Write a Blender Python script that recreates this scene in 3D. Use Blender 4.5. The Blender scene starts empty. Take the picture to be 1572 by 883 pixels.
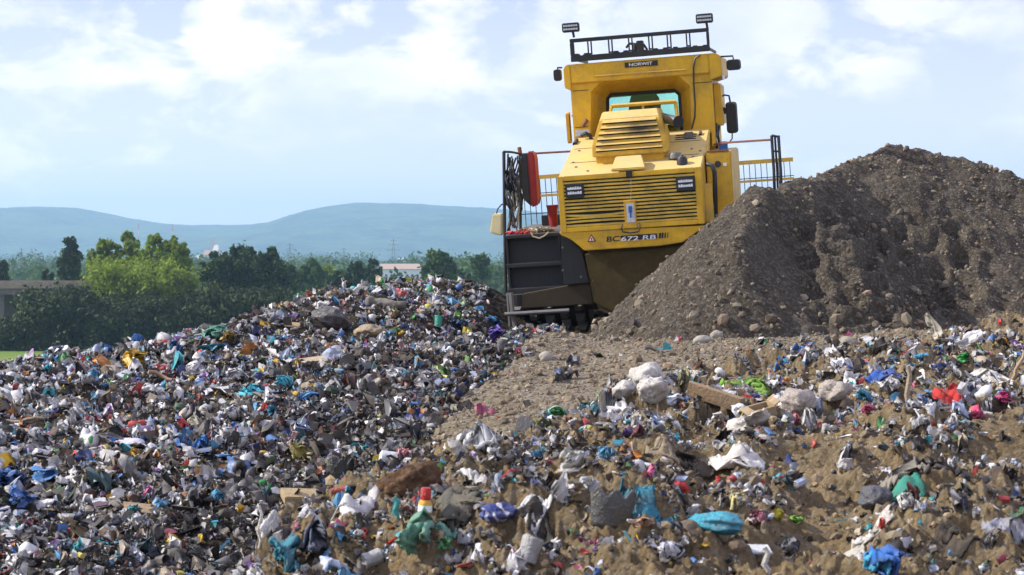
import bpy, bmesh, math, random
import numpy as np
from mathutils import Matrix, Vector, noise as mnoise

# ------------------------------------------------------------------ camera, light, exposure
scene = bpy.context.scene
C = scene.collection
F = 2933.0                      # focal length in photo pixels (photo 1572 x 883)
CX, CY, HOR = 786.0, 441.5, 400.0
PIT = math.atan((CY - HOR) / F)
cd = bpy.data.cameras.new("camera"); cam = bpy.data.objects.new("camera", cd); C.objects.link(cam)
cd.sensor_width = 36; cd.lens = 36 * F / 1572; cd.clip_start = .1; cd.clip_end = 20000
cam.location = (0, 0, 0); cam.rotation_euler = (math.pi / 2 - PIT, 0, 0)
cd.dof.use_dof = True; cd.dof.focus_distance = 24; cd.dof.aperture_fstop = 7
scene.camera = cam

SUN_EL, SUN_AZ = math.radians(35), math.radians(272)      # azimuth clockwise from +Y: the sun stands to the left
sv = Vector((math.sin(SUN_AZ) * math.cos(SUN_EL), math.cos(SUN_AZ) * math.cos(SUN_EL), math.sin(SUN_EL)))
sd = bpy.data.lights.new("sun", 'SUN'); so = bpy.data.objects.new("sun", sd); C.objects.link(so)
sd.energy = 5.0; sd.angle = math.radians(.8); sd.color = (1, .94, .85)
so.rotation_euler = sv.to_track_quat('Z', 'Y').to_euler()
scene.view_settings.view_transform = 'Standard'; scene.view_settings.look = 'None'
scene.view_settings.exposure = 0.5; scene.view_settings.gamma = 1
scene.view_settings.use_curve_mapping = False

w = bpy.data.worlds.new("World"); scene.world = w; w.use_nodes = True
nt = w.node_tree; nt.nodes.clear(); N = nt.nodes.new; LK = nt.links.new
def wmath(op, a, b=None):
    n = N('ShaderNodeMath'); n.operation = op
    for i, v in enumerate((a, b)):
        if v is None: continue
        if isinstance(v, (int, float)): n.inputs[i].default_value = v
        else: LK(v, n.inputs[i])
    return n.outputs[0]
sky = N('ShaderNodeTexSky'); sky.sky_type = 'NISHITA'; sky.sun_disc = False
sky.sun_elevation = SUN_EL; sky.sun_rotation = SUN_AZ; sky.air_density = 1.0; sky.dust_density = .8; sky.ozone_density = 1.5
tc = N('ShaderNodeTexCoord'); mp = N('ShaderNodeMapping'); mp.inputs['Scale'].default_value = (1, 1, 2.0)
mp.inputs['Location'].default_value = (3.5, 1.1, .31)
LK(tc.outputs['Generated'], mp.inputs[0])
n1 = N('ShaderNodeTexNoise'); n1.inputs['Scale'].default_value = 19; n1.inputs['Detail'].default_value = 9; n1.inputs['Roughness'].default_value = .55
n1.inputs['Distortion'].default_value = .25
LK(mp.outputs[0], n1.inputs['Vector'])
n2 = N('ShaderNodeTexNoise'); n2.inputs['Scale'].default_value = 5; n2.inputs['Detail'].default_value = 4
LK(mp.outputs[0], n2.inputs['Vector'])
dens = wmath('ADD', wmath('MULTIPLY', n1.outputs['Fac'], .75), wmath('MULTIPLY', n2.outputs['Fac'], .35))
cr = N('ShaderNodeValToRGB'); cr.color_ramp.elements[0].position = .53; cr.color_ramp.elements[1].position = .63
LK(dens, cr.inputs[0])
veil = N('ShaderNodeMix'); veil.data_type = 'RGBA'; veil.inputs[0].default_value = .88     # thin high veil all over
LK(sky.outputs[0], veil.inputs[6]); 
sxyz = N('ShaderNodeSeparateXYZ'); LK(tc.outputs['Generated'], sxyz.inputs[0])
elev = N('ShaderNodeMapRange'); elev.inputs['From Min'].default_value = .0; elev.inputs['From Max'].default_value = .13; LK(sxyz.outputs[2], elev.inputs[0])
vc = N('ShaderNodeMix'); vc.data_type = 'RGBA'; LK(elev.outputs[0], vc.inputs[0])      # the clear air is whiter towards the horizon
vc.inputs[6].default_value = (15.6, 15.3, 18.0, 1); vc.inputs[7].default_value = (8.7, 9.2, 14.9, 1); LK(vc.outputs[2], veil.inputs[7])
# the bases of the cumulus are greyer than their tops
n3 = N('ShaderNodeTexNoise'); n3.inputs['Scale'].default_value = 7; n3.inputs['Detail'].default_value = 5
LK(mp.outputs[0], n3.inputs['Vector'])
cc = N('ShaderNodeValToRGB'); cc.color_ramp.elements[0].position = .38; cc.color_ramp.elements[1].position = .58
cc.color_ramp.elements[0].color = (.66, .71, .86, 1); cc.color_ramp.elements[1].color = (1, .985, .95, 1)
LK(n3.outputs['Fac'], cc.inputs[0])
cs = N('ShaderNodeMix'); cs.data_type = 'RGBA'; cs.blend_type = 'MULTIPLY'; cs.inputs[0].default_value = 1
LK(cc.outputs[0], cs.inputs[6]); cs.inputs[7].default_value = (16.2, 15.4, 14.6, 1)
cm = N('ShaderNodeMix'); cm.data_type = 'RGBA'
LK(wmath('MULTIPLY', cr.outputs[0], .8), cm.inputs[0]); LK(veil.outputs[2], cm.inputs[6]); LK(cs.outputs[2], cm.inputs[7])
bg = N('ShaderNodeBackground'); bg.inputs[1].default_value = .066; LK(cm.outputs[2], bg.inputs[0])
wo = N('ShaderNodeOutputWorld'); LK(bg.outputs[0], wo.inputs[0])

# ------------------------------------------------------------------ helpers
def ray(px, py):
    dx, dy = (px - CX) / F, -(py - CY) / F
    d = np.array([dx, math.cos(PIT) + dy * math.sin(PIT), -math.sin(PIT) + dy * math.cos(PIT)])
    return d
def at(px, py, Y):
    d = ray(px, py); return d * (Y / d[1])
def proj(x, y, z):
    f = y * math.cos(PIT) - z * math.sin(PIT); u = y * math.sin(PIT) + z * math.cos(PIT)
    return CX + F * x / f, CY - F * u / f

def _h(ix, iy, iz, s):
    n = (ix.astype(np.int64) * 374761393 + iy.astype(np.int64) * 668265263 + iz.astype(np.int64) * 2147483647 + s * 974711) & 0xffffffff
    n = ((n ^ (n >> 13)) * 1274126177) & 0xffffffff
    n = (n ^ (n >> 16)) & 0xffffffff
    return n / 4294967295.0 * 2 - 1
def vn2(x, y, s=0):
    ix, iy = np.floor(x), np.floor(y); fx, fy = x - ix, y - iy
    fx = fx * fx * fx * (fx * (fx * 6 - 15) + 10); fy = fy * fy * fy * (fy * (fy * 6 - 15) + 10); z = np.zeros_like(ix)
    a, b, c, d = _h(ix, iy, z, s), _h(ix + 1, iy, z, s), _h(ix, iy + 1, z, s), _h(ix + 1, iy + 1, z, s)
    return (a * (1 - fx) + b * fx) * (1 - fy) + (c * (1 - fx) + d * fx) * fy
def fbm2(x, y, s=0, o=4, g=.5):
    r = 0; a = 1; t = 0
    for i in range(o):
        # rotate each octave so the lattice does not show
        c, q = math.cos(i * 1.1 + .4), math.sin(i * 1.1 + .4)
        r = r + a * vn2((x * c - y * q) * 2 ** i + i * 7.3, (x * q + y * c) * 2 ** i, s + i); t += a; a *= g
    return r / t
def vn3(P, s=0):
    I = np.floor(P); f = P - I; f = f * f * (3 - 2 * f); r = 0
    for dx in (0, 1):
        for dy in (0, 1):
            for dz in (0, 1):
                wgt = (f[:, 0] if dx else 1 - f[:, 0]) * (f[:, 1] if dy else 1 - f[:, 1]) * (f[:, 2] if dz else 1 - f[:, 2])
                r = r + wgt * _h(I[:, 0] + dx, I[:, 1] + dy, I[:, 2] + dz, s)
    return r
def fbm3(P, s=0, o=3):
    r = 0; a = 1; t = 0
    for i in range(o): r = r + a * vn3(P * 2 ** i + 3.1 * i, s + i); t += a; a *= .5
    return r / t
def ridge3(P, s=0, o=3):
    r = 0; a = 1; t = 0
    for i in range(o): r = r + a * (1 - np.abs(vn3(P * 2 ** i + 5.7 * i, s + i)) * 2); t += a; a *= .5
    return r / t
def sstep(a, b, x):
    t = np.clip((x - a) / (b - a), 0, 1); return t * t * (3 - 2 * t)

def mesh_np(name, V, faces, mats, parent=None, smooth=False, attrs=None, midx=None):
    """V (n,3); faces: list of (m,k) int arrays; attrs: {name: (n,4)} point colours"""
    me = bpy.data.meshes.new(name)
    if not isinstance(faces, list): faces = [faces]
    faces = [np.asarray(f) for f in faces if len(f)]
    me.vertices.add(len(V)); me.vertices.foreach_set('co', np.ascontiguousarray(V, dtype=np.float32).ravel())
    li = np.concatenate([f.ravel() for f in faces]).astype(np.int32)
    tot = np.concatenate([np.full(len(f), f.shape[1]) for f in faces]).astype(np.int32)
    st = np.concatenate([[0], np.cumsum(tot)[:-1]]).astype(np.int32)
    me.loops.add(len(li)); me.loops.foreach_set('vertex_index', li)
    me.polygons.add(len(tot)); me.polygons.foreach_set('loop_start', st)
    try: me.polygons.foreach_set('loop_total', tot)
    except Exception: pass
    me.polygons.foreach_set('use_smooth', np.full(len(tot), smooth, dtype=bool))
    for m in (mats if isinstance(mats, (list, tuple)) else [mats]): me.materials.append(m)
    if midx is not None: me.polygons.foreach_set('material_index', np.asarray(midx, dtype=np.int32))
    me.update(calc_edges=True)
    if attrs:
        for k, v in attrs.items():
            a = me.attributes.new(k, 'FLOAT_COLOR', 'POINT'); a.data.foreach_set('color', np.ascontiguousarray(v, dtype=np.float32).ravel())
    o = bpy.data.objects.new(name, me); C.objects.link(o)
    if parent: o.parent = parent
    return o
def tag(o, label=None, cat=None, group=None, kind=None):
    if label: o['label'] = label
    if cat: o['category'] = cat
    if group: o['group'] = group
    if kind: o['kind'] = kind
    return o
def empty(name, loc=(0, 0, 0), rz=0, parent=None):
    o = bpy.data.objects.new(name, None); C.objects.link(o); o.location = loc; o.rotation_euler = (0, 0, rz)
    o.empty_display_size = .1
    if parent: o.parent = parent
    return o
def grid_faces(nr, nc):
    i = np.arange(nr - 1)[:, None] * nc + np.arange(nc - 1)[None, :]
    return np.stack([i, i + 1, i + nc + 1, i + nc], -1).reshape(-1, 4)
def ico(sub):
    bm = bmesh.new(); bmesh.ops.create_icosphere(bm, subdivisions=sub, radius=1)
    V = np.array([v.co[:] for v in bm.verts]); Fc = np.array([[v.index for v in f.verts] for f in bm.faces]); bm.free()
    return V, Fc
ICO = {k: ico(k) for k in (1, 2, 3, 4)}

class MB:
    """collects shapes into one mesh"""
    def __init__(s): s.v = []; s.f = []; s.n = 0
    def add(s, V, Fs):
        s.v += [tuple(v) for v in V]; s.f += [tuple(int(i) + s.n for i in f) for f in Fs]; s.n += len(V); return s
    def box(s, x0, x1, y0, y1, z0, z1):
        V = [(x, y, z) for x in (x0, x1) for y in (y0, y1) for z in (z0, z1)]
        return s.add(V, [(0, 1, 3, 2), (4, 6, 7, 5), (0, 4, 5, 1), (2, 3, 7, 6), (0, 2, 6, 4), (1, 5, 7, 3)])
    def tube(s, pts, r, n=8, r2=None):
        pts = [Vector(p) for p in pts]; V = []; m = len(pts)
        up = None
        for i, p in enumerate(pts):
            t = (pts[min(i + 1, m - 1)] - pts[max(i - 1, 0)]).normalized()
            if up is None: up = t.orthogonal().normalized()
            up = (up - t * up.dot(t))
            up = up.normalized() if up.length > 1e-5 else t.orthogonal().normalized()
            b = t.cross(up)
            rr = r if r2 is None else r + (r2 - r) * i / (m - 1)
            for k in range(n):
                a = 2 * math.pi * k / n; V.append(p + (up * math.cos(a) + b * math.sin(a)) * rr)
        Fs = [(i * n + k, i * n + (k + 1) % n, (i + 1) * n + (k + 1) % n, (i + 1) * n + k) for i in range(m - 1) for k in range(n)]
        Fs += [tuple(range(n - 1, -1, -1)), tuple((m - 1) * n + k for k in range(n))]
        return s.add(V, Fs)
    def lathe(s, prof, n=16, axis='Z', o=(0, 0, 0)):
        V = []
        for r, h in prof:
            for k in range(n):
                a = 2 * math.pi * k / n; p = (r * math.cos(a), r * math.sin(a), h)
                if axis == 'Y': p = (p[0], h, p[1])
                if axis == 'X': p = (h, p[0], p[1])
                V.append((p[0] + o[0], p[1] + o[1], p[2] + o[2]))
        m = len(prof)
        Fs = [(i * n + k, i * n + (k + 1) % n, (i + 1) * n + (k + 1) % n, (i + 1) * n + k) for i in range(m - 1) for k in range(n)]
        Fs += [tuple(range(n - 1, -1, -1)), tuple((m - 1) * n + k for k in range(n))]
        return s.add(V, Fs)
    def prism(s, pts, y0, y1, back=None):
        """polygon in (x,z), extruded along y; back = other polygon at y1"""
        n = len(pts); back = back or pts
        V = [(x, y0, z) for x, z in pts] + [(x, y1, z) for x, z in back]
        Fs = [tuple(range(n)), tuple(range(2 * n - 1, n - 1, -1))] + [(i, i + n, (i + 1) % n + n, (i + 1) % n) for i in range(n)]
        return s.add(V, Fs)
    def build(s, name, mat, parent=None, bevel=0, smooth=False):
        bm = bmesh.new()
        vs = [bm.verts.new(v) for v in s.v]
        for f in s.f:
            try: bm.faces.new([vs[i] for i in f])
            except ValueError: pass
        bmesh.ops.recalc_face_normals(bm, faces=bm.faces)
        if bevel: bmesh.ops.bevel(bm, geom=list(bm.edges), offset=bevel, segments=2, affect='EDGES', clamp_overlap=True)
        if smooth:
            for f in bm.faces: f.smooth = True
            for e in bm.edges:
                if len(e.link_faces) == 2 and e.calc_face_angle(0) > .7: e.smooth = False
        me = bpy.data.meshes.new(name); bm.to_mesh(me); bm.free()
        me.materials.append(mat)
        o = bpy.data.objects.new(name, me); C.objects.link(o)
        if parent: o.parent = parent
        return o

# ------------------------------------------------------------------ materials
def newmat(name):
    m = bpy.data.materials.new(name); m.use_nodes = True; t = m.node_tree; t.nodes.clear()
    o = t.nodes.new('ShaderNodeOutputMaterial'); b = t.nodes.new('ShaderNodeBsdfPrincipled'); t.links.new(b.outputs[0], o.inputs[0])
    return m, t, b, o
def tnoise(t, scale, detail=5, rough=.6, vec=None, dist=0):
    n = t.nodes.new('ShaderNodeTexNoise'); n.inputs['Scale'].default_value = scale; n.inputs['Detail'].default_value = detail
    n.inputs['Roughness'].default_value = rough; n.inputs['Distortion'].default_value = dist
    if vec is None:
        c = t.nodes.new('ShaderNodeTexCoord'); vec = c.outputs['Object']
    t.links.new(vec, n.inputs['Vector']); return n.outputs['Fac']
def tramp(t, fac, a, b, ca=(0, 0, 0, 1), cb=(1, 1, 1, 1)):
    r = t.nodes.new('ShaderNodeValToRGB'); r.color_ramp.elements[0].position = a; r.color_ramp.elements[1].position = b
    r.color_ramp.elements[0].color = ca; r.color_ramp.elements[1].color = cb; t.links.new(fac, r.inputs[0]); return r.outputs[0]
def tmix(t, fac, a, b, mode='MIX'):
    n = t.nodes.new('ShaderNodeMix'); n.data_type = 'RGBA'; n.blend_type = mode
    for i, v in ((0, fac), (6, a), (7, b)):
        if isinstance(v, (int, float)): n.inputs[i].default_value = v
        elif isinstance(v, tuple): n.inputs[i].default_value = v if len(v) == 4 else (*v, 1)
        else: t.links.new(v, n.inputs[i])
    return n.outputs[2]
def tmath(t, op, a, b=0.0):
    n = t.nodes.new('ShaderNodeMath'); n.operation = op
    for i, v in enumerate((a, b)):
        if isinstance(v, (int, float)): n.inputs[i].default_value = v
        else: t.links.new(v, n.inputs[i])
    return n.outputs[0]
def tbump(t, b, h, strength=.5, dist=.02):
    n = t.nodes.new('ShaderNodeBump'); n.inputs['Strength'].default_value = strength; n.inputs['Distance'].default_value = dist
    t.links.new(h, n.inputs['Height']); t.links.new(n.outputs[0], b.inputs['Normal'])

def paint(name, col, rough=.45, dirt=(.20, .16, .11), dirtlo=.43, dirthi=.70, dust=0, dustcol=(.50, .44, .30), metal=0, grime=0.0):
    m, t, b, o = newmat(name)
    d1 = tramp(t, tnoise(t, 3.2, 8, .7), dirtlo, dirthi)
    c = tmix(t, tmath(t, 'MULTIPLY', d1, .6), col, dirt)
    c = tmix(t, tmath(t, 'MULTIPLY', tramp(t, tnoise(t, 90, 3, .8), .56, .64), .3), c, tuple(v * .7 for v in dirt))
    d2 = tramp(t, tnoise(t, 28, 5, .7), .60, .70)
    c = tmix(t, tmath(t, 'MULTIPLY', d2, .45), c, tuple(v * .5 for v in dirt))
    # rain streaks running down
    tcn = t.nodes.new('ShaderNodeTexCoord'); mpn = t.nodes.new('ShaderNodeMapping'); mpn.inputs['Scale'].default_value = (14, 14, 1.2)
    t.links.new(tcn.outputs['Object'], mpn.inputs[0])
    d3 = tramp(t, tnoise(t, 1.5, 5, .6, mpn.outputs[0]), .52, .75)
    c = tmix(t, tmath(t, 'MULTIPLY', d3, .32), c, dirt)
    if dust:
        g = t.nodes.new('ShaderNodeNewGeometry'); sx = t.nodes.new('ShaderNodeSeparateXYZ'); t.links.new(g.outputs['Normal'], sx.inputs[0])
        u = tramp(t, sx.outputs[2], .25, .8)
        u = tmath(t, 'MULTIPLY', u, tmath(t, 'ADD', tnoise(t, 4, 6, .7), .15))
        c = tmix(t, tmath(t, 'MULTIPLY', u, dust), c, dustcol)
    t.links.new(c, b.inputs['Base Color']); b.inputs['Roughness'].default_value = rough; b.inputs['Metallic'].default_value = metal
    t.links.new(tmath(t, 'ADD', tmath(t, 'MULTIPLY', d1, .25), rough), b.inputs['Roughness'])
    tbump(t, b, tnoise(t, 60, 3), .15, .004)
    return m
def plain(name, col, rough=.6, metal=0, var=.25, scale=12):
    m, t, b, o = newmat(name)
    c = tmix(t, tramp(t, tnoise(t, scale, 6, .65), .35, .7), tuple(v * (1 - var) for v in col), tuple(min(1, v * (1 + var * .6)) for v in col))
    t.links.new(c, b.inputs['Base Color']); b.inputs['Roughness'].default_value = rough; b.inputs['Metallic'].default_value = metal
    return m
M = {}
M['yellow'] = paint('yellow_paint', (.73, .42, .005), .45, dust=.8, dirt=(.26, .17, .05))
M['yellow_dusty'] = paint('dusty_yellow_paint', (.72, .46, .05), .55, dust=.75, dirt=(.30, .24, .12), dustcol=(.50, .43, .25))
M['yellow_vent'] = paint('sooty_yellow_paint', (.70, .45, .035), .5, dust=.8, dirt=(.2, .15, .05))
M['belly'] = paint('muddy_shaded_belly', (.085, .057, .006), .8, dirt=(.03, .024, .018), dirtlo=.35, dirthi=.6)  # yellow paint darkened by mud, with the underside's shade put into the colour
M['black'] = paint('black_paint', (.012, .012, .013), .5, dirt=(.05, .045, .04), dirtlo=.5, dirthi=.8, dust=.4, dustcol=(.25, .22, .18))
M['blacksteel'] = paint('dull_black_steel', (.016, .017, .02), .6, dirt=(.045, .042, .04), dust=.5, dustcol=(.22, .2, .17))
M['steel'] = paint('worn_steel', (.20, .20, .19), .55, metal=.3, dirt=(.1, .08, .06))
M['rust'] = paint('rusty_red_rail', (.20, .06, .035), .7)
M['mud'] = paint('mud_caked_steel', (.055, .04, .016), .85, dirt=(.05, .04, .03), dirtlo=.4, dirthi=.65)
M['red'] = plain('red_cover', (.30, .012, .010), .5)
M['bagblack'] = plain('black_canvas', (.03, .032, .036), .75)
M['lens'] = plain('lamp_lens', (.75, .78, .8), .15, var=.1)
M['white'] = plain('white_paint', (.8, .8, .78), .5, var=.1)
M['sticker'] = plain('grey_sticker', (.55, .58, .62), .5, var=.25, scale=40)
M['blue'] = plain('blue_plastic', (.03, .12, .35), .5)
M['ink'] = plain('black_lettering', (.012, .012, .012), .5)
M['pale_can'] = plain('cloudy_yellow_plastic', (.80, .70, .38), .4, var=.12, scale=5)
M['rope'] = plain('dusty_rope', (.50, .43, .31), .9, var=.4, scale=50)
M['redrope'] = plain('red_white_rope', (.6, .05, .06), .8, var=.5, scale=60)
M['dark'] = plain('dark_interior', (.02, .02, .02), .8)
M['chrome'] = plain('exhaust_pipe', (.30, .30, .31), .4, metal=.8)
m, t, b, o = newmat('tinted_glass')
tr = t.nodes.new('ShaderNodeBsdfTransparent'); tr.inputs[0].default_value = (.62, .93, .88, 1)
gl = t.nodes.new('ShaderNodeBsdfGlossy'); gl.inputs[0].default_value = (.8, .95, .95, 1); gl.inputs['Roughness'].default_value = .05
mx = t.nodes.new('ShaderNodeMixShader'); mx.inputs[0].default_value = .12
t.links.new(tr.outputs[0], mx.inputs[1]); t.links.new(gl.outputs[0], mx.inputs[2]); t.links.new(mx.outputs[0], o.inputs[0]); M['glass'] = m

# soils -------------------------------------------------------------
def soil_mat(name, a, b_, peb, scale=1.0, attr=False, bump=.9):
    m, t, b, o = newmat(name)
    g = t.nodes.new('ShaderNodeNewGeometry'); pos = g.outputs['Position']
    n1 = tnoise(t, 1.1 * scale, 8, .65, pos); n2 = tnoise(t, 9 * scale, 8, .7, pos); n3 = tnoise(t, 55 * scale, 6, .75, pos)
    c = tmix(t, tramp(t, n1, .35, .65), a, b_)
    c = tmix(t, tramp(t, n2, .38, .62), tmix(t, .5, c, (.03, .024, .018)), c)  # low spots of the bump are painted darker, as crevice shade
    v = t.nodes.new('ShaderNodeTexVoronoi'); v.inputs['Scale'].default_value = 34; t.links.new(pos, v.inputs['Vector'])
    sp = t.nodes.new('ShaderNodeSeparateColor'); t.links.new(v.outputs['Color'], sp.inputs[0])
    c = tmix(t, tmath(t, 'MULTIPLY', tramp(t, sp.outputs[0], .55, .9), .55), c, peb)
    c = tmix(t, tramp(t, n3, .3, .75), tmix(t, .5, c, (.03, .025, .02)), c)
    if attr:
        at_ = t.nodes.new('ShaderNodeAttribute'); at_.attribute_name = 'zone'
        s = t.nodes.new('ShaderNodeSeparateColor'); t.links.new(at_.outputs['Color'], s.inputs[0])
        gr = tmix(t, tramp(t, n2, .35, .68), (.13, .10, .062), (.25, .20, .13))
        gr = tmix(t, tmath(t, 'MULTIPLY', tramp(t, sp.outputs[0], .5, .9), .6), gr, (.34, .32, .28))
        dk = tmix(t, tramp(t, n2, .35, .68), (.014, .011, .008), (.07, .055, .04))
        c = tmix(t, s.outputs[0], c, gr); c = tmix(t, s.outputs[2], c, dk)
    t.links.new(c, b.inputs['Base Color']); b.inputs['Roughness'].default_value = .95; b.inputs['Specular IOR Level'].default_value = .15
    h = tmath(t, 'ADD', tmath(t, 'MULTIPLY', n2, 1.2), tmath(t, 'MULTIPLY', n3, .5))
    h = tmath(t, 'SUBTRACT', h, tmath(t, 'MULTIPLY', v.outputs['Distance'], .35))
    tbump(t, b, h, bump, .05)
    return m
M['soil'] = soil_mat('waste_soil', (.29, .205, .10), (.43, .315, .165), (.34, .30, .22), attr=True)
M['heap'] = soil_mat('gravel_earth', (.070, .056, .039), (.122, .100, .070), (.22, .20, .165))

# attribute-coloured materials (each piece of litter carries its own colour)
def attr_mat(name, rough=.55, transl=.15, print_=True, dirt=.55, bump=.3):
    m, t, b, o = newmat(name)
    a1 = t.nodes.new('ShaderNodeAttribute'); a1.attribute_name = 'col'
    g = t.nodes.new('ShaderNodeNewGeometry'); pos = g.outputs['Position']
    c = a1.outputs['Color']
    if print_:
        a2 = t.nodes.new('ShaderNodeAttribute'); a2.attribute_name = 'col2'
        v = t.nodes.new('ShaderNodeTexVoronoi'); v.inputs['Scale'].default_value = 17; t.links.new(pos, v.inputs['Vector'])
        sp = t.nodes.new('ShaderNodeSeparateColor'); t.links.new(v.outputs['Color'], sp.inputs[0])
        c = tmix(t, tramp(t, sp.outputs[1], .60, .62), c, a2.outputs['Color'])
    d = tramp(t, tnoise(t, 14, 6, .7, pos), .42, .68)
    c = tmix(t, tmath(t, 'MULTIPLY', d, dirt), c, (.13, .10, .07))
    t.links.new(c, b.inputs['Base Color'])
    t.links.new(a1.outputs['Alpha'], b.inputs['Roughness'])
    if bump: tbump(t, b, tnoise(t, 45, 4, .6, pos, .6), bump, .02)
    if transl:
        tl = t.nodes.new('ShaderNodeBsdfTranslucent'); t.links.new(c, tl.inputs[0])
        mx = t.nodes.new('ShaderNodeMixShader'); mx.inputs[0].default_value = transl
        t.links.new(b.outputs[0], mx.inputs[1]); t.links.new(tl.outputs[0], mx.inputs[2]); t.links.new(mx.outputs[0], o.inputs[0])
    return m
M['litter'] = attr_mat('mixed_litter')
M['pebble'] = attr_mat('pebbles', print_=False, transl=0, dirt=.5, bump=.4)

# ------------------------------------------------------------------ the ground of the landfill
ctl = [(0,883,12.3),(0,760,14.3),(0,650,17),(0,580,20),(100,883,12.3),(100,700,15.7),(100,562,20.6),(-150,883,12),(-150,720,15),(-150,592,19.5),
 (200,883,12.3),(200,760,14.5),(200,650,17.3),(200,540,21.5),(300,600,19.3),(300,517,22.8),(400,760,14.3),(400,650,17.3),(400,560,21),(400,487,24.3),(470,455,26),
 (500,600,19),(500,520,23.5),(500,452,26.6),(600,640,16.6),(600,560,20.6),(600,500,24.3),(600,437,27.3),(660,450,27),(720,600,18.3),(730,540,22),(700,490,25),(720,470,26.5),(757,442,28.8),
 (790,528,25.6),(860,528,25.2),(900,520,25.2),(860,508,27),
 (345,895,9.2),(420,825,10),(500,772,10.7),(560,752,11.1),(620,738,11.5),(560,883,9.1),(700,726,12),(650,800,10.2),(450,883,9.1),
 (800,883,9),(800,780,10.7),(800,705,12.8),(690,700,13.4),(650,692,14.2),(706,640,15.6),(768,590,17.3),(825,545,19.6),(690,700,15.2),(745,655,16.9),(800,600,18.9),(860,523,21.4),
 (850,570,18.8),(920,524,21.2),(850,630,15.8),(950,565,18.4),(1000,605,16.4),(1000,525,21),(1000,700,12.7),(1000,800,10.4),(1000,883,9),
 (1100,650,14),(1200,883,9),(1200,780,10.7),(1200,700,12.5),(1200,620,15.4),(1200,560,18),(1200,520,21),
 (1400,883,9),(1400,780,10.6),(1400,700,12.3),(1400,620,15),(1400,550,18.5),(1400,515,21),(1572,883,9),(1572,660,13),(1572,560,17.8),(1572,520,20.8),
 (1850,883,9),(1850,650,13.3),(1850,520,20.5)]
P3 = [at(*c) for c in ctl]
def wp(px, Y, z): return np.array([(px - CX) / F * Y, Y, z])
P3 += [wp(0,23.5,-1.9),wp(0,30,-5),wp(-300,18,-1.7),wp(-300,26,-4),wp(200,25,-1.8),wp(200,33,-5),wp(400,28,-1.4),wp(400,36,-4),wp(600,32,-1.3),wp(600,38,-2.5),
       wp(500,13,-1.95),wp(420,12.2,-2.02),wp(330,11,-2.12),wp(250,9.5,-2.2),wp(-100,9,-2.3),wp(60,7,-2.2),wp(560,13.6,-1.75),wp(300,8,-2.0),
       wp(600,6,-1.65),wp(1000,6,-1.6),wp(1400,6,-1.6),wp(1850,6,-1.6),wp(786,3,-1.7),wp(800,25,-1.14),wp(795,27,-1.14),wp(775,26,-1.12),wp(750,25,-1.1),wp(968,27,-1.16),wp(860,29,-1.14),wp(968,29.5,-1.12),wp(968,33,-.85),wp(968,39,-.9),wp(760,33,-1.0),
       wp(1200,30,-.8),wp(1500,30,-.8),wp(1800,30,-.8),wp(1300,38,-1.2),wp(1700,38,-1.5)]
P3 = np.array(P3)
def tps(r2): return np.where(r2 > 1e-9, r2 * np.log(np.maximum(r2, 1e-9)) * .5, 0)
n_ = len(P3); D2 = ((P3[:, None, :2] - P3[None, :, :2]) ** 2).sum(-1)
A = np.zeros((n_ + 3, n_ + 3)); A[:n_, :n_] = tps(D2) + np.eye(n_) * .25; A[:n_, n_] = 1; A[:n_, n_ + 1:] = P3[:, :2]; A[n_:, :n_] = A[:n_, n_:].T
wts = np.linalg.solve(A, np.concatenate([P3[:, 2], [0, 0, 0]]))
GX0, GY0, GS = -30., 1., .15
gx = np.arange(GX0, 36, GS); gy = np.arange(GY0, 66, GS); GXm, GYm = np.meshgrid(gx, gy)
base = wts[n_] + wts[n_ + 1] * GXm + wts[n_ + 2] * GYm
for k in range(n_): base = base + wts[k] * tps((GXm - P3[k, 0]) ** 2 + (GYm - P3[k, 1]) ** 2)
base = np.clip(base, -6, .2)
fall = sstep(38, 60, GYm); fall = np.maximum(fall, sstep(17, 30, np.abs(GXm - 2)))
base = base * (1 - fall) + -11.2 * fall
def Hb(x, y):
    fx = np.clip((x - GX0) / GS, 0, len(gx) - 1.001); fy = np.clip((y - GY0) / GS, 0, len(gy) - 1.001)
    ix = fx.astype(int); iy = fy.astype(int); fx = fx - ix; fy = fy - iy
    return (base[iy, ix] * (1 - fx) + base[iy, ix + 1] * fx) * (1 - fy) + (base[iy + 1, ix] * (1 - fx) + base[iy + 1, ix + 1] * fx) * fy
def poly_in(px, py, poly):
    ins = np.zeros(px.shape, bool); n = len(poly)
    for i in range(n):
        x1, y1 = poly[i]; x2, y2 = poly[(i + 1) % n]
        c = ((y1 > py) != (y2 > py)) & (px < (x2 - x1) * (py - y1) / (y2 - y1 + 1e-9) + x1); ins ^= c
    return ins
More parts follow.
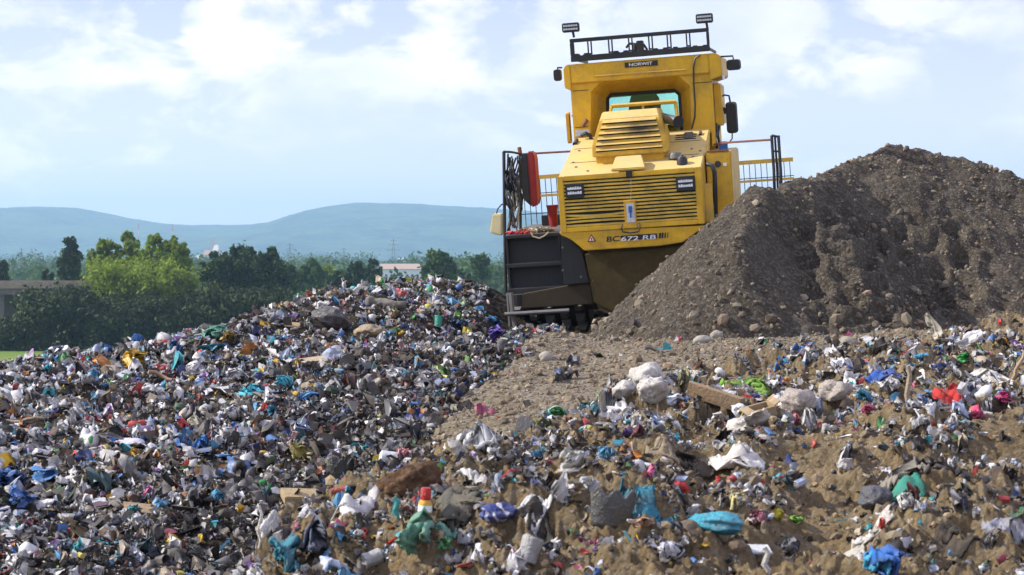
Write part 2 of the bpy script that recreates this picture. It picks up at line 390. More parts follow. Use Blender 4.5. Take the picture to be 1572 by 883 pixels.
# world outlines (x, y) of the zones on the ground, found from where their edges run on the base surface
def ground_at(px, py):
    d = ray(px, py); ys = np.arange(6, 45, .03); z = Hb(d[0] / d[1] * ys, ys); r = d[2] / d[1] * ys
    hit = np.where(r < z)[0]; i = hit[0] if len(hit) else len(ys) - 1
    return (d[0] / d[1] * ys[i], ys[i])
Wp = lambda pts: [ground_at(*p) for p in pts]
GRAV = Wp([(632,702),(700,640),(775,590),(858,518),(930,500),(1250,512),(1572,514)]) + [(10, 20), (12, 33), (3.5, 33)]
GRAV = Wp([(628,712),(692,650),(765,590),(840,528),(930,510)]) + [(1.6, 24), (3, 33), (14, 33), (14, 20)] + Wp([(1572,518),(1420,532),(1260,566),(1120,586),(1010,588),(915,625),(850,662),(765,700),(690,722)])
def zone(x, y):
    """gravel, waste (dense litter), soil weights"""
    wx = x + .35 * fbm2(x * 1.1, y * 1.1, 11, 3) + .12 * fbm2(x * 6, y * 6, 13, 3); wy = y + .6 * fbm2(x * .9, y * .9, 17, 3)
    g = poly_in(wx, wy, GRAV).astype(float)
    # near ridge of soil on the right: everything right of a line that runs from the valley to the gravel
    edge = np.interp(wy, [5, 9, 10, 10.8, 11.5, 12.3, 13.5, 14.2], [-1.9, -1.38, -1.25, -1.08, -.75, -.5, -.45, 9])
    s = (((wx > edge) | ((wx > .9) & (wy > 14))) & (wy < 23)).astype(float) * (1 - g)
    return g, np.clip(1 - g - s, 0, 1), s
def patch(x, y):
    """how much litter lies on the soil zone"""
    return sum(a * np.exp(-(((x - cx) / rx) ** 2 + ((y - cy) / ry) ** 2)) for cx, cy, rx, ry, a in PATCH)
PATCH = []
for (px, py, rx, ry, a) in [(1530,535,1.0,.9,.9),(1200,640,.8,1.2,.7),(480,880,1.0,.6,1.0),(800,840,.7,.6,.7),(700,860,.6,.5,.8),(950,690,.5,.7,.6),(1040,870,.7,.4,.5),(1480,860,.8,.5,.5),(1280,600,.8,1.2,.9),(840,700,.6,.8,.7),(1460,566,1.5,1.3,1.0),(1250,590,1.2,1.3,.8),(1080,620,1.0,1.3,.9),(1150,680,.8,.9,.8),(1330,640,1.3,1.3,.75),(1530,620,1.1,1.6,.8),
     (960,610,.5,.8,.6),(900,650,.5,.9,.45),(730,735,.65,1.0,.9),(860,745,.6,.9,.6),(540,800,.7,.8,1.0),(450,850,.6,.8,1.0),(680,800,.5,.6,.75),(620,840,.5,.6,.8),(780,790,.4,.5,.7),
     (1130,780,.45,.6,.85),(1050,745,.35,.6,.6),(1370,760,.35,.6,.6),(1500,780,.4,.7,.55),(1200,840,.4,.5,.5),(1370,850,.4,.4,.5),(1540,700,.5,1.0,.5),(1440,715,.3,.5,.5),(1000,690,.4,.7,.5),(940,730,.3,.5,.5)]:
    g_ = ground_at(px, py); PATCH.append((g_[0], g_[1], rx, ry, a))
# wheel tracks of the compactor pressed into the soil
TRK = [(Wp([(1195,770),(1235,722),(1265,680)]), .27), (Wp([(1245,883),(1285,810),(1315,765)]), .25), (Wp([(1590,740),(1540,665),(1500,640)]), .3), (Wp([(1080,760),(1075,700),(1085,665)]), .2)]
def track(x, y):
    mk = np.zeros(x.shape); rp_ = np.zeros(x.shape)
    for pts, wd in TRK:
        for (x1, y1), (x2, y2) in zip(pts[:-1], pts[1:]):
            L = math.hypot(x2 - x1, y2 - y1); ux, uy = (x2 - x1) / L, (y2 - y1) / L
            tt = (x - x1) * ux + (y - y1) * uy; dd = -(x - x1) * uy + (y - y1) * ux
            m_ = np.exp(-(dd / wd) ** 4) * sstep(-.15, .15, tt) * (1 - sstep(L - .15, L + .15, tt))
            mk = np.maximum(mk, m_); q = np.mod(tt / .21 + dd * 1.1 + .25 * fbm2(x * 2, y * 2, 83, 2), 1); rp_ = rp_ + m_ * (1 - 1.6 * q)
    return mk, rp_
BUMPS = [(*ground_at(px, py), r0, hh_) for px, py, r0, hh_ in ((1085,722,.34,.13),(1215,690,.25,.10),(850,842,.35,.10),(960,850,.3,.11),(1330,700,.4,.10),(1430,830,.4,.11),(1530,690,.4,.14),(1090,860,.3,.09),(620,730,.4,.06),(1280,740,.2,.09))]
BANK = (ground_at(715, 645), ground_at(880, 520))
def Hn(x, y):
    g, wst, s = zone(x, y)
    n1 = fbm2(x * .9, y * .9, 1, 4); n2 = fbm2(x * 3.1, y * 3.1, 5, 4, .6)
    rid = 1 - np.abs(fbm2(x * 2.3 + 9, y * 2.3, 23, 5, .6)) * 3
    rid2 = np.abs(fbm2(x * 7 + 3, y * 7, 29, 4, .6))
    h = wst * (.10 * n1 + .09 * n2) + s * (.20 * n1 + .10 * rid + .065 * rid2 + .03 * n2 + .035 * np.abs(fbm2(x * 15, y * 15, 33, 3, .6)) + .045 * (1 - np.abs(fbm2(x * 4.3 + y * 1.5, y * 2.2, 37, 4, .55)) * 3)) + g * (.05 * n1 + .025 * n2)
    # slipped, layered clods: steps facing the camera side, broken up by noise
    lay = (y * 2.6 + .9 * fbm2(x * 1.6, y * 1.6, 101, 4, .6)) % 1
    h = h + s * .085 * (lay ** .6 - .6) * np.clip(.5 + 1.3 * fbm2(x * 1.3 + 7, y * 1.3, 103, 3), 0, 1) * sstep(20, 16, y)
    mk, rp_ = track(x, y); mk = mk * s
    h = h * (1 - .65 * mk) - mk * (.05 + .075 * rp_)
    for cx_, cy_, r0, hh_ in BUMPS: h = h + hh_ * np.exp(-(((x - cx_) / r0) ** 2 + ((y - cy_) / (r0 * 1.3)) ** 2))
    (x1, y1), (x2, y2) = BANK; L = math.hypot(x2 - x1, y2 - y1); ux, uy = (x2 - x1) / L, (y2 - y1) / L
    tt = (x - x1) * ux + (y - y1) * uy; dd = -(x - x1) * uy + (y - y1) * ux
    h = h + .17 * np.exp(-(dd / .5) ** 2) * sstep(-.8, .6, tt) * (1 - sstep(L - 1.2, L + .4, tt)) * (.7 + .3 * n1)
    far = 1 - sstep(28, 40, y)
    return h * (.35 + .65 * far)
def H(x, y): return Hb(x, y) + Hn(x, y)

# --- gravel heap: cones of tipped earth at their angle of repose along two ridges
RA = [at(1108, 430, 21.9), at(1112, 378, 22.4), at(1150, 312, 23.2), at(1190, 257, 24.0)]
RA = [RA[0], RA[1], RA[2], RA[3]]
RB = [at(1192, 262, 24.3), at(1240, 268, 25.6), at(1290, 243, 26.8), at(1370, 218, 27.8), at(1430, 229, 28), at(1500, 247, 28), at(1572, 275, 27.8), at(1700, 330, 27), at(1900, 420, 26)]
def dens_line(R, st=.12):
    out = []
    for a, b in zip(R[:-1], R[1:]):
        n = max(2, int(np.linalg.norm(b - a) / st))
        for i in range(n): out.append(a + (b - a) * i / n)
    return out + [R[-1]]
RP = [(p, .92) for p in dens_line(RA)] + [(p, float(np.interp(p[0], [RB[0][0], RB[1][0], RB[3][0]], [.95, .85, .64]))) for p in dens_line(RB)]
def Hh0(x, y):
    r = np.full(x.shape, -9.)
    wx = x + .14 * fbm2(x * 1.3, y * 1.3, 41, 3); wy = y + .14 * fbm2(x * 1.3 + 40, y * 1.3, 43, 3)
    for p, sl in RP:
        d = np.sqrt((wx - p[0]) ** 2 + (wy - p[1]) ** 2 + .012)
        r = np.maximum(r, p[2] - sl * d)
    return r
SC = at(1222, 395, 23.5)
TK = [at(1258, 420, 23.4)[0], 5.9]
def Hh(x, y):
    h = Hh0(x, y)
    h = h + .10 * fbm2(x * 1.7, y * 1.7, 47, 4, .6) + .055 * fbm2(x * 6, y * 6, 53, 3, .6)
    h = h - .42 * np.exp(-((x - SC[0] - .12 * (y - 23.5)) / .42) ** 2 - ((y - 23.3) / 1.15) ** 2)      # the scoop between the two tips
    # prints of the studded wheels: rows of pits climbing the front face
    px, py = proj(x, y, h)
    wv = .6 * fbm2(x * 1.0, y * 1.0, 61, 2)
    cols = (x - TK[0]) / .39 + wv * .5; rows = h / .32 + wv * .8
    odd = np.floor(cols).astype(int) % 2
    cx_ = cols - np.floor(cols) - .5; ry_ = (rows + odd * .5) - np.floor(rows + odd * .5) - .5
    pit = np.exp(-((cx_ / .31) ** 2 + (ry_ / .27) ** 2))
    mk = sstep(TK[0] - .5, TK[0] - .2, x) * (1 - sstep(TK[1] + .1, TK[1] + .6, x)) * sstep(-.75, -.6, h) * (1 - sstep(.45, .75, h)) * (y < 27)
    rim = np.exp(-((np.abs(cx_) - .5) / .14) ** 2) * .015 + .05 * np.exp(-((np.abs(ry_) - .5) / .16) ** 2)
    return h + mk * (rim - .23 * pit * (.6 + .4 * (vn2(np.floor(cols) * 1.7, np.floor(rows) * 1.3, 7) + 1)))
def top(x, y): return np.maximum(H(x, y), Hh(x, y))

def fan(rows, cols, Hf):
    Y, U = np.meshgrid(rows, cols, indexing='ij'); X = U * Y; Z = Hf(X, Y); return X, Y, Z
rows = [2.0]
while rows[-1] < 64: rows.append(rows[-1] + (max(.012, .0017 * rows[-1]) if rows[-1] > 8 else .05) * (1 if rows[-1] < 32 else 3))
rows = np.array(rows)
cols = np.concatenate([np.linspace(-.75, -.31, 40)[:-1], np.linspace(-.31, .34, 880), np.linspace(.34, .8, 40)[1:]])
X, Y, Z = fan(rows, cols, H)
hh = Hh0(X, Y)                                  # keep the ground under the heap out of sight
Z = np.where(hh > Z + .15, Z - .05, Z)
g, wst, s = zone(X, Y)
zc = np.stack([g, s, wst, np.ones_like(g)], -1).reshape(-1, 4)
# soften the zone borders
o = mesh_np('landfill_ground', np.stack([X, Y, Z], -1).reshape(-1, 3), grid_faces(len(rows), len(cols)), M['soil'], smooth=True, attrs={'zone': zc})
tag(o, kind='structure')

hx = np.arange(-.9, 12.5, .028); hy = np.arange(19.2, 32, .034)
HX, HY = np.meshgrid(hx, hy); HZ = Hh(HX, HY); G = H(HX, HY)
vis = (HZ > G - .12)
ff = grid_faces(len(hy), len(hx)); vf = vis.ravel(); keep = vf[ff].any(1); ff = ff[keep]
used = np.unique(ff); remap = np.zeros(HX.size, int); remap[used] = np.arange(len(used))
V = np.stack([HX, HY, HZ], -1).reshape(-1, 3)[used]
heap = mesh_np('earth_heap', V, remap[ff], M['heap'], smooth=True)
tag(heap, 'tall heap of dark gravelly earth with studded wheel prints, half hiding the yellow machine', 'earth heap')

# --- far ground
def grass_mat(name, a, b_, c_, sc=.02):
    m, t, b, o = newmat(name); g = t.nodes.new('ShaderNodeNewGeometry'); pos = g.outputs['Position']
    c = tmix(t, tramp(t, tnoise(t, sc, 6, .6, pos), .4, .6), a, b_); c = tmix(t, tramp(t, tnoise(t, sc * 6, 6, .7, pos), .5, .7), c, c_)
    t.links.new(c, b.inputs['Base Color']); b.inputs['Roughness'].default_value = 1; b.inputs['Specular IOR Level'].default_value = .05; return m
M['field'] = grass_mat('meadow', (.10, .18, .03), (.16, .20, .05), (.20, .19, .08))
PZ = -11.0
bm = MB(); R_ = 14000
bm.add([(-R_, -300, PZ), (R_, -300, PZ), (R_, 8290, PZ), (-R_, 8290, PZ)], [(0, 1, 2, 3)])
tag(bm.build('field', M['field']), kind='structure')

# --- hills
M['forest'] = grass_mat('forested_hill', (.006, .018, .010), (.05, .095, .035), (.15, .18, .07), .006)
hp = [(-900,372),(-500,350),(-200,330),(0,323),(60,319),(110,318),(150,323),(200,335),(270,345),(330,346),(400,345),(440,340),(480,325),(520,315),(560,312),(640,314),(700,318),(760,321),(900,330),(1100,352),(1300,372),(1600,380),(2200,388)]
hxs = np.linspace(-1000, 2300, 700); prof = np.interp(hxs, [p[0] for p in hp], [p[1] for p in hp])
k = np.ones(9) / 9; prof = np.convolve(np.pad(prof, 4, 'edge'), k, 'valid')
HY0, nr = 6600., 46
Xh, Yh, Zh = [], [], []
for j in range(nr):
    t_ = j / (nr - 1); yy = 4600 + 3600 * t_
    top_z = (400 - prof) / F * HY0 - PZ
    shape = math.sin(min(1, (yy - 4600) / (HY0 - 4600)) * math.pi / 2) if yy < HY0 else max(0, 1 - ((yy - HY0) / 1600) ** 1.5)
    xx = (hxs - CX) / F * HY0
    z = PZ - 2 + top_z * shape * (1 + .16 * (1 - shape) * fbm2(xx * .0016, np.full_like(xx, yy * .0016), 71, 4)) + 4.5 * fbm2(xx * .02, np.full_like(xx, yy * .02), 73, 3) * min(1, shape * 2)
    if shape < .999: z = z + 40 * shape * (1 - shape) * 3 * fbm2(xx * .0022, np.full_like(xx, yy * .0022), 75, 3)
    Xh.append(xx); Yh.append(np.full_like(xx, yy)); Zh.append(z)
tag(mesh_np('hills', np.stack([np.array(Xh), np.array(Yh), np.array(Zh)], -1).reshape(-1, 3), grid_faces(nr, len(hxs)), M['forest'], smooth=True), kind='structure')

# --- haze
m = bpy.data.materials.new('haze'); m.use_nodes = True; t = m.node_tree; t.nodes.clear()
o_ = t.nodes.new('ShaderNodeOutputMaterial'); pv = t.nodes.new('ShaderNodeVolumePrincipled')
pv.inputs['Color'].default_value = (.46, .77, 1, 1); pv.inputs['Density'].default_value = .00019; pv.inputs['Anisotropy'].default_value = .2
t.links.new(pv.outputs[0], o_.inputs['Volume'])
tag(MB().box(-9000, 9000, -80, 8300, PZ - 1, 260).build('haze', m), kind='stuff')

# ------------------------------------------------------------------ the waste compactor
YAW, PITCH, ROLL = math.radians(-9), math.radians(4.5), math.radians(-3.6)
R3 = Matrix.Rotation(YAW, 3, 'Z') @ Matrix.Rotation(PITCH, 3, 'X') @ Matrix.Rotation(ROLL, 3, 'Y')
GC = Vector((0, 0, 1.85))                                  # the grille centre in the machine's own frame
PW = Vector(at(968, 311, 26.3)); T0 = PW - R3 @ GC
RI = np.array(R3.transposed()); O_L = RI @ (-np.array(T0))
def L(px, py, y):
    """point (x, z) on the machine's own plane y that shows at this place"""
    d = RI @ ray(px, py); k = (y - O_L[1]) / d[1]; p = O_L + d * k
    return (p[0], p[2])
def L3(px, py, y): a = L(px, py, y); return (a[0], y, a[1])
mc = empty('landfill_compactor'); mc.location = T0; mc.rotation_euler = R3.to_euler()
tag(mc, 'yellow landfill compactor with high cab and louvred rear grille, behind the gravel heap', 'compactor')
def prism(pts, y0, y1, name, mat, parent=mc, bevel=.012, back=None):
    P = [L(a, b, y0) for a, b in pts]; B = [L(a, b, y0) for a, b in back] if back else None
    return MB().prism(P, y0, y1, B).build(name, mat, parent, bevel)
def lbox(x0, x1, y0, y1, z0, z1, name, mat, parent=mc, bevel=.012): return MB().box(x0, x1, y0, y1, z0, z1).build(name, mat, parent, bevel)
def ltube(pts, r, name, mat, parent=mc, n=8): return MB().tube(pts, r, n).build(name, mat, parent, smooth=True)

# local key numbers
gl_, gt_ = L(858.5, 270.5, 0); gr_, gb_ = L(1079, 349, 0)      # grille housing
gt_ = (L(858.5, 270.5, 0)[1] + L(1077, 257, 0)[1]) / 2; gb_ = (L(857, 356, 0)[1] + L(1081, 346, 0)[1]) / 2
gl_ = (L(858.5, 270, 0)[0] + L(857, 356, 0)[0]) / 2; gr_ = (L(1077, 257, 0)[0] + L(1081, 346, 0)[0]) / 2
ct = L(980, 205, 1.65)[1]                                        # hood height where it meets the cab
# hood: a body that rises from the grille to the cab
hb = MB(); xl1, xr1 = L(884, 215, 1.65)[0], L(1090, 203, 1.65)[0]
hb.add([(gl_, .05, gb_), (gr_, .05, gb_), (gr_, .05, gt_ - .02), (gl_, .05, gt_ - .02), (gl_ + .02, 1.7, gb_), (gr_ - .02, 1.7, gb_), (xr1, 1.7, ct), (xl1, 1.7, ct)],
       [(0, 1, 2, 3), (4, 7, 6, 5), (0, 4, 5, 1), (3, 2, 6, 7), (0, 3, 7, 4), (1, 5, 6, 2)])
hood = hb.build('hood', M['yellow_dusty'], mc, .015)
# rivets, slots and grab points lying on the hood
def hood_z(x, y): return gt_ - .02 + (ct - gt_ + .02) * (y - .05) / 1.65
for px, py in ((880, 250), (884, 257), (902, 263), (1062, 229), (1075, 232), (1064, 241), (889, 232)):
    x, z = L(px, py, .6)
    y = .6
    for _ in range(12):
        x, z = L(px, py, y); y = min(1.6, max(.08, .05 + 1.65 * (z - gt_ + .02) / (ct - gt_ + .02)))
    MB().lathe([(.018, -.01), (.018, .015)], 8, 'Z', (x, y, z)).build('bolt', M['steel'], hood)
x, z = L(885, 218, 1.5); ltube([(x - .02, 1.4, hood_z(x, 1.4) + .01), (x, 1.55, hood_z(x, 1.55) + .02)], .03, 'lifting_eye', M['black'], hood)
x, z = L(1076, 213, 1.5); ltube([(x, 1.4, hood_z(x, 1.4) + .01), (x, 1.5, hood_z(x, 1.5) + .02)], .025, 'lifting_eye', M['black'], hood)
# grille housing: frame + slats + dark inside
gr = MB()
ix0, ix1 = (L(866, 277, 0)[0] + L(868, 350, 0)[0]) / 2, (L(1067.5, 266, 0)[0] + L(1069.5, 337, 0)[0]) / 2
iz1, iz0 = (L(866, 277, 0)[1] + L(1067.5, 266, 0)[1]) / 2, (L(868, 350, 0)[1] + L(1069.5, 337, 0)[1]) / 2
gr.box(gl_, ix0, 0, .05, gb_, gt_).box(ix1, gr_, 0, .05, gb_, gt_).box(ix0, ix1, 0, .05, iz1, gt_).box(ix0, ix1, 0, .05, gb_, iz0)
grille = gr.build('rear_grille', M['yellow'], mc, .008)
lbox(ix0, ix1, .045, .052, iz0, iz1, 'grille_backing', M['dark'], grille, 0)
sl = MB(); ns = 13; rs = random.Random(4); cxm = (ix0 + ix1) / 2
for i in range(ns):
    zc_ = iz1 - (i + .62) * (iz1 - iz0) / ns; hgt = (iz1 - iz0) / ns * .25
    segs = 14; V = []
    for k in range(segs + 1):
        x = ix0 + (ix1 - ix0) * k / segs
        sag = -.020 * math.sin(math.pi * k / segs) * (rs.random() * .2)
        if i in (9, 10, 11) and k < segs * .5: sag += (-.022, .006, .010)[i - 9] * math.sin(math.pi * k / (segs * .5))
        V += [(x, .006, zc_ + hgt + sag), (x, -.006 + .012, zc_ - hgt + sag), (x, .04, zc_ - hgt * .6 + sag), (x, .04, zc_ + hgt * 1.4 + sag)]
    Fs = [(4 * k + a, 4 * k + (a + 1) % 4, 4 * k + 4 + (a + 1) % 4, 4 * k + 4 + a) for k in range(segs) for a in range(4)]
    sl.add(V, Fs)
sl.build('grille_slats', M['yellow_vent'], grille)
for (a, b, c, d) in ((867, 283, 897, 303), (1037, 271.5, 1067.5, 292)):
    x0, z1 = L(a, b, -.03); x1, z0 = L(c, d, -.03)
    h = lbox(x0, x1, -.03, .04, z0, z1, 'headlight', M['black'], mc, .01)
    wd, hd = x1 - x0, z1 - z0
    for r_, zz in ((0, .68), (1, .36)):
        lm = MB()
        for q in range(6):
            cx_ = x0 + wd * (.17 + .66 * q / 5); rs_ = .34 + .5 * rs.random()
            lm.box(cx_ - wd * .045, cx_ + wd * .045, -.037, -.028, z0 + hd * (zz - .10 * rs_ - .02), z0 + hd * (zz + .10 * rs_ + .02))
        lm.box(x0 + wd * .12, x0 + wd * .88, -.0345, -.0295, z0 + hd * (zz - .10), z0 + hd * (zz + .02)); lm.build('lamp_lens', M['lens'], h)
x0, z1 = L(957, 308.5, -.02); x1, z0 = L(978, 350, -.02)
lp = lbox(x0, x1, -.02, .04, z0, z1, 'latch_plate', M['yellow'], mc, .006)
sx0, sz1 = L(961, 313, -.024); sx1, sz0 = L(975, 341, -.024)
st_ = lbox(sx0, sx1, -.024, -.018, sz0, sz1, 'latch_sticker', M['sticker'], lp, 0)
cxs = (sx0 + sx1) / 2
MB().box(cxs - .025, cxs + .025, -.032, -.023, sz1 - .12, sz1 - .035).box(cxs - .012, cxs + .01, -.036, -.023, sz0 + .07, sz1 - .10).build('latch_handle', M['blue'], lp)
ltube([L3(955, 345, -.01), L3(954, 350, -.05), L3(956, 356, -.05), L3(968, 357.5, -.05), L3(980, 355.5, -.05), L3(982, 349, -.05), L3(981, 343, -.01)], .011, 'grab_loop', M['black'], mc)
x0, z1 = L(960.5, 262, -.04); x1, z0 = L(970.5, 272, -.04)
rc = lbox(x0, x1, -.05, .03, z0, z1, 'reversing_camera', M['black'], mc, .008)
ltube([L3(968, 272, -.02), L3(969, 290, -.022), L3(968, 309, -.022)], .0035, 'camera_wire', M['rope'], rc, n=5)
# seam hinges above the grille
# lower apron
ap = [(857.5, 356.5), (1081, 346.5), (1076, 352), (1048, 372), (1012, 377.5), (950, 381.5), (897, 385), (888, 377), (876, 368), (861, 361)]
apron = prism(ap, .01, .5, 'rear_apron', M['yellow'])
def lettering(txt, px, py, y, h, mat, parent, wpx=None, bold=1.0, shear=0, name='lettering', off=.004):
    cu = bpy.data.curves.new('tmp_text', 'FONT'); cu.body = txt; cu.size = 1; cu.align_x = 'LEFT'; cu.extrude = .01; cu.offset = .022 * bold; cu.shear = shear
    ob = bpy.data.objects.new('tmp_text', cu); C.objects.link(ob); bpy.context.view_layer.update()
    me = bpy.data.meshes.new_from_object(ob.evaluated_get(bpy.context.evaluated_depsgraph_get())); bpy.data.objects.remove(ob)
    co = np.array([v.co[:] for v in me.vertices]); mn, mx_ = co.min(0), co.max(0)
    x, z = L(px, py, y); sz = h / (mx_[1] - mn[1]); sxx = (wpx / (mx_[0] - mn[0])) if wpx else sz
    for v in me.vertices: v.co = ((v.co.x - mn[0]) * sxx + x, y - off - v.co.z * .1, (v.co.y - mn[1]) * sz + z)
    me.materials.append(mat); o = bpy.data.objects.new(name, me); C.objects.link(o); o.parent = parent; return o
PXM = 26.3 / F
lettering('BC', 931, 371.5, .01, 8.2 * PXM, M['ink'], apron, 21 * PXM, 1, .12)
tx0, tz0 = L(952.5, 371.0, .004); tx1, tz1 = L(1011, 358.6, .004)
# dark plate behind the white digits, then the slanting stripes
dz = (L(1011, 367, .004)[1] - L(953, 371, .004)[1])
MB().box(L(953, 370, .004)[0], L(1009, 366, .004)[0], .003, .010, L(953, 370.2, 0)[1] + .004, L(953, 370.2, 0)[1] + 8.2 * PXM).build('number_plate_strip', M['ink'], apron)
lettering('672 RB', 953.5, 370.6, .003, 7.0 * PXM, M['white'], apron, 54 * PXM, .7, .12)
mb = MB(); zb = L(953, 370.2, 0)[1] + .004; zt = zb + 8.2 * PXM
for i, wq in enumerate((.030, .024, .018, .010)):
    xx = L(1011 + i * 4.4, 366, .004)[0]; mb.prism([(xx, zb), (xx + wq, zb), (xx + wq + .012, zt), (xx + .012, zt)], .004, .0099)
mb.build('stripes', M['ink'], apron)
tri = MB(); cx_, cz_ = L(908, 366, .003)
tri.prism([(cx_ - .06, cz_ - .045), (cx_ + .06, cz_ - .045), (cx_, cz_ + .06)], .003, .0098); trio = tri.build('warning_triangle', M['red'], mc)
MB().prism([(cx_ - .037, cz_ - .033), (cx_ + .037, cz_ - .033), (cx_, cz_ + .032)], -.002, .002).build('triangle_face', M['white'], trio)
MB().box(cx_ - .006, cx_ + .006, -.006, -.0025, cz_ - .025, cz_ + .012).build('triangle_mark', M['ink'], trio)
# belly (counterweight) narrowing downwards
bl = [(896, 386), (1048, 373), (1066, 358), (1070, 440), (1040, 478), (945, 486), (912, 470), (905, 432)]
prism(bl, .14, 2.4, 'belly', M['belly'], bevel=.05)
mt_ = paint('sooty_vent_paint', (.74, .44, .02), .5, dust=.6, dirt=(.2, .15, .05)); t_ = mt_.node_tree; b_n = [n for n in t_.nodes if n.type == 'BSDF_PRINCIPLED'][0]
src = b_n.inputs['Base Color'].links[0].from_socket; tcn = t_.nodes.new('ShaderNodeTexCoord'); mpn = t_.nodes.new('ShaderNodeMapping')
sx_, sz_0 = L(985, 198, .5); mpn.inputs['Location'].default_value = (-sx_ * 1.9, -.5, -sz_0 * 5.2); mpn.inputs['Scale'].default_value = (1.9, 1, 5.2)
t_.links.new(tcn.outputs['Object'], mpn.inputs[0]); vl = t_.nodes.new('ShaderNodeVectorMath'); vl.operation = 'LENGTH'; t_.links.new(mpn.outputs[0], vl.inputs[0])
dd_ = tmath(t_, 'ADD', vl.outputs['Value'], tmath(t_, 'MULTIPLY', tnoise(t_, 9, 4), .5))
t_.links.new(tmix(t_, tramp(t_, dd_, .35, 1.05, (.93, .93, .93, 1), (0, 0, 0, 1)), src, (.02, .018, .012)), b_n.inputs['Base Color']); M['vent'] = mt_
# vent box on the hood
vz0, vz1 = L(966, 258, .45)[1], L(966, 238, .45)[1]
vb = MB(); bx0, bx1 = L(915, 245, .5)[0], L(1020, 245, .5)[0]
base_ = lbox(bx0, bx1, .52, 1.5, hood_z(0, .5) - .10, vz1 + .03, 'vent_base', M['yellow'])
Fl = [L(909, 241, .45), L(1024, 235, .45)]; zl = (Fl[0][1] + Fl[1][1]) / 2; xl, xr = Fl[0][0], Fl[1][0]
zm = (L(920, 184, .55)[1] + L(1012, 178, .55)[1]) / 2; xml, xmr = L(920, 184, .55)[0], L(1012, 178, .55)[0]
zt = (L(923, 172, .75)[1] + L(1010, 166, .75)[1]) / 2; xtl, xtr = L(924, 172, .75)[0], L(1009, 166, .75)[0]
V = [(xl, .45, zl), (xr, .45, zl), (xr - .01, .47, zl + (zm - zl) * .35), (xl + .01, .47, zl + (zm - zl) * .35), (xml, .56, zm), (xmr, .56, zm), (xtl, .78, zt), (xtr, .78, zt)]
yb = 1.5; V += [(xl, yb, zl), (xr, yb, zl), (xr - .01, yb, zl + (zm - zl) * .35), (xl + .01, yb, zl + (zm - zl) * .35), (xml, yb, zm), (xmr, yb, zm), (xtl, yb, zt), (xtr, yb, zt)]
vb.add(V, [(0, 1, 2, 3), (3, 2, 5, 4), (4, 5, 7, 6), (6, 7, 15, 14), (0, 8, 9, 1), (0, 3, 11, 8), (3, 4, 12, 11), (4, 6, 14, 12), (1, 9, 10, 2), (2, 10, 13, 5), (5, 13, 15, 7), (8, 11, 10, 9), (11, 12, 13, 10), (12, 14, 15, 13)])
vent = vb.build('engine_vent', M['vent'], mc, .014)
sl = MB(); sd_ = MB()
for i in range(6):
    t0 = .13 + i * .148
    def fp(t):
        if t < .35: q = t / .35; return (xl + .01 * q, xr - .01 * q, .45 + .02 * q, zl + (zm - zl) * .35 * q)
        q = (t - .35) / .65; a = zl + (zm - zl) * .35
        return (xl + .01 + (xml - xl - .01) * q, xr - .01 + (xmr - xr + .01) * q, .47 + .09 * q, a + (zm - a) * q)
    a0 = fp(t0); a1 = fp(t0 + .045); mg = .055
    sd_.add([(a0[0] + mg, a0[2] - .003, a0[3]), (a0[1] - mg, a0[2] - .003, a0[3]), (a1[1] - mg, a1[2] - .003, a1[3]), (a1[0] + mg, a1[2] - .003, a1[3]),
             (a0[0] + mg, a0[2] + .03, a0[3]), (a0[1] - mg, a0[2] + .03, a0[3]), (a1[1] - mg, a1[2] + .03, a1[3]), (a1[0] + mg, a1[2] + .03, a1[3])],
            [(0, 1, 2, 3), (7, 6, 5, 4), (0, 4, 5, 1), (1, 5, 6, 2), (2, 6, 7, 3), (3, 7, 4, 0)])
    c0 = fp(t0 + .045); c1 = fp(t0 + .105)      # the louvre lip that stands out over each slot
    sl.add([(c0[0] + mg, c0[2] - .035, c0[3] - .004), (c0[1] - mg, c0[2] - .035, c0[3] - .004), (c1[1] - mg, c1[2] - .004, c1[3]), (c1[0] + mg, c1[2] - .004, c1[3]),
            (c0[0] + mg, c0[2] + .01, c0[3]), (c0[1] - mg, c0[2] + .01, c0[3])], [(0, 1, 2, 3), (0, 4, 5, 1), (0, 3, 4), (1, 5, 2), (3, 2, 5, 4)])
sl.build('louvres', M['vent'], vent); sd_.build('vent_slots', M['dark'], vent)
# pale wedge-shaped cover under it
q0 = [L(938, 260.5, .02), L(991, 256, .02)]; q1 = [L(945, 240, .30), L(985, 238, .30)]; zq0 = (q0[0][1] + q0[1][1]) / 2; zq1 = (q1[0][1] + q1[1][1]) / 2
MB().add([(q0[0][0], .0, zq0), (q0[1][0], .0, zq0), (q1[1][0], .28, zq1), (q1[0][0], .28, zq1), (q0[0][0], .02, zq0 - .04), (q0[1][0], .02, zq0 - .04), (q1[1][0], .42, zq1 - .02), (q1[0][0], .42, zq1 - .02)],
         [(0, 1, 2, 3), (4, 7, 6, 5), (0, 4, 5, 1), (3, 2, 6, 7), (0, 3, 7, 4), (1, 5, 6, 2)]).build('latch_cover', M['yellow_dusty'], mc, .012)
# filler caps
x, z = L(1047, 249, .25); MB().lathe([(.075, -.08), (.075, .03), (.055, .075), (.03, .08), (.02, .1)], 16, 'Z', (x, .28, z)).build('filler_cap', M['black'], mc, smooth=True)
x, z = L(1036, 240, .45); MB().lathe([(.09, -.05), (.09, .01), (.08, .03), (.0, .035)], 18, 'Z', (x, .5, z + .02)).build('tank_lid', M['steel'], mc, smooth=True)
x, z = L(1058, 208, 1.4); lbox(x - .07, x + .06, 1.3, 1.5, z - .06, z + .05, 'oil_cooler_cap', M['steel'])
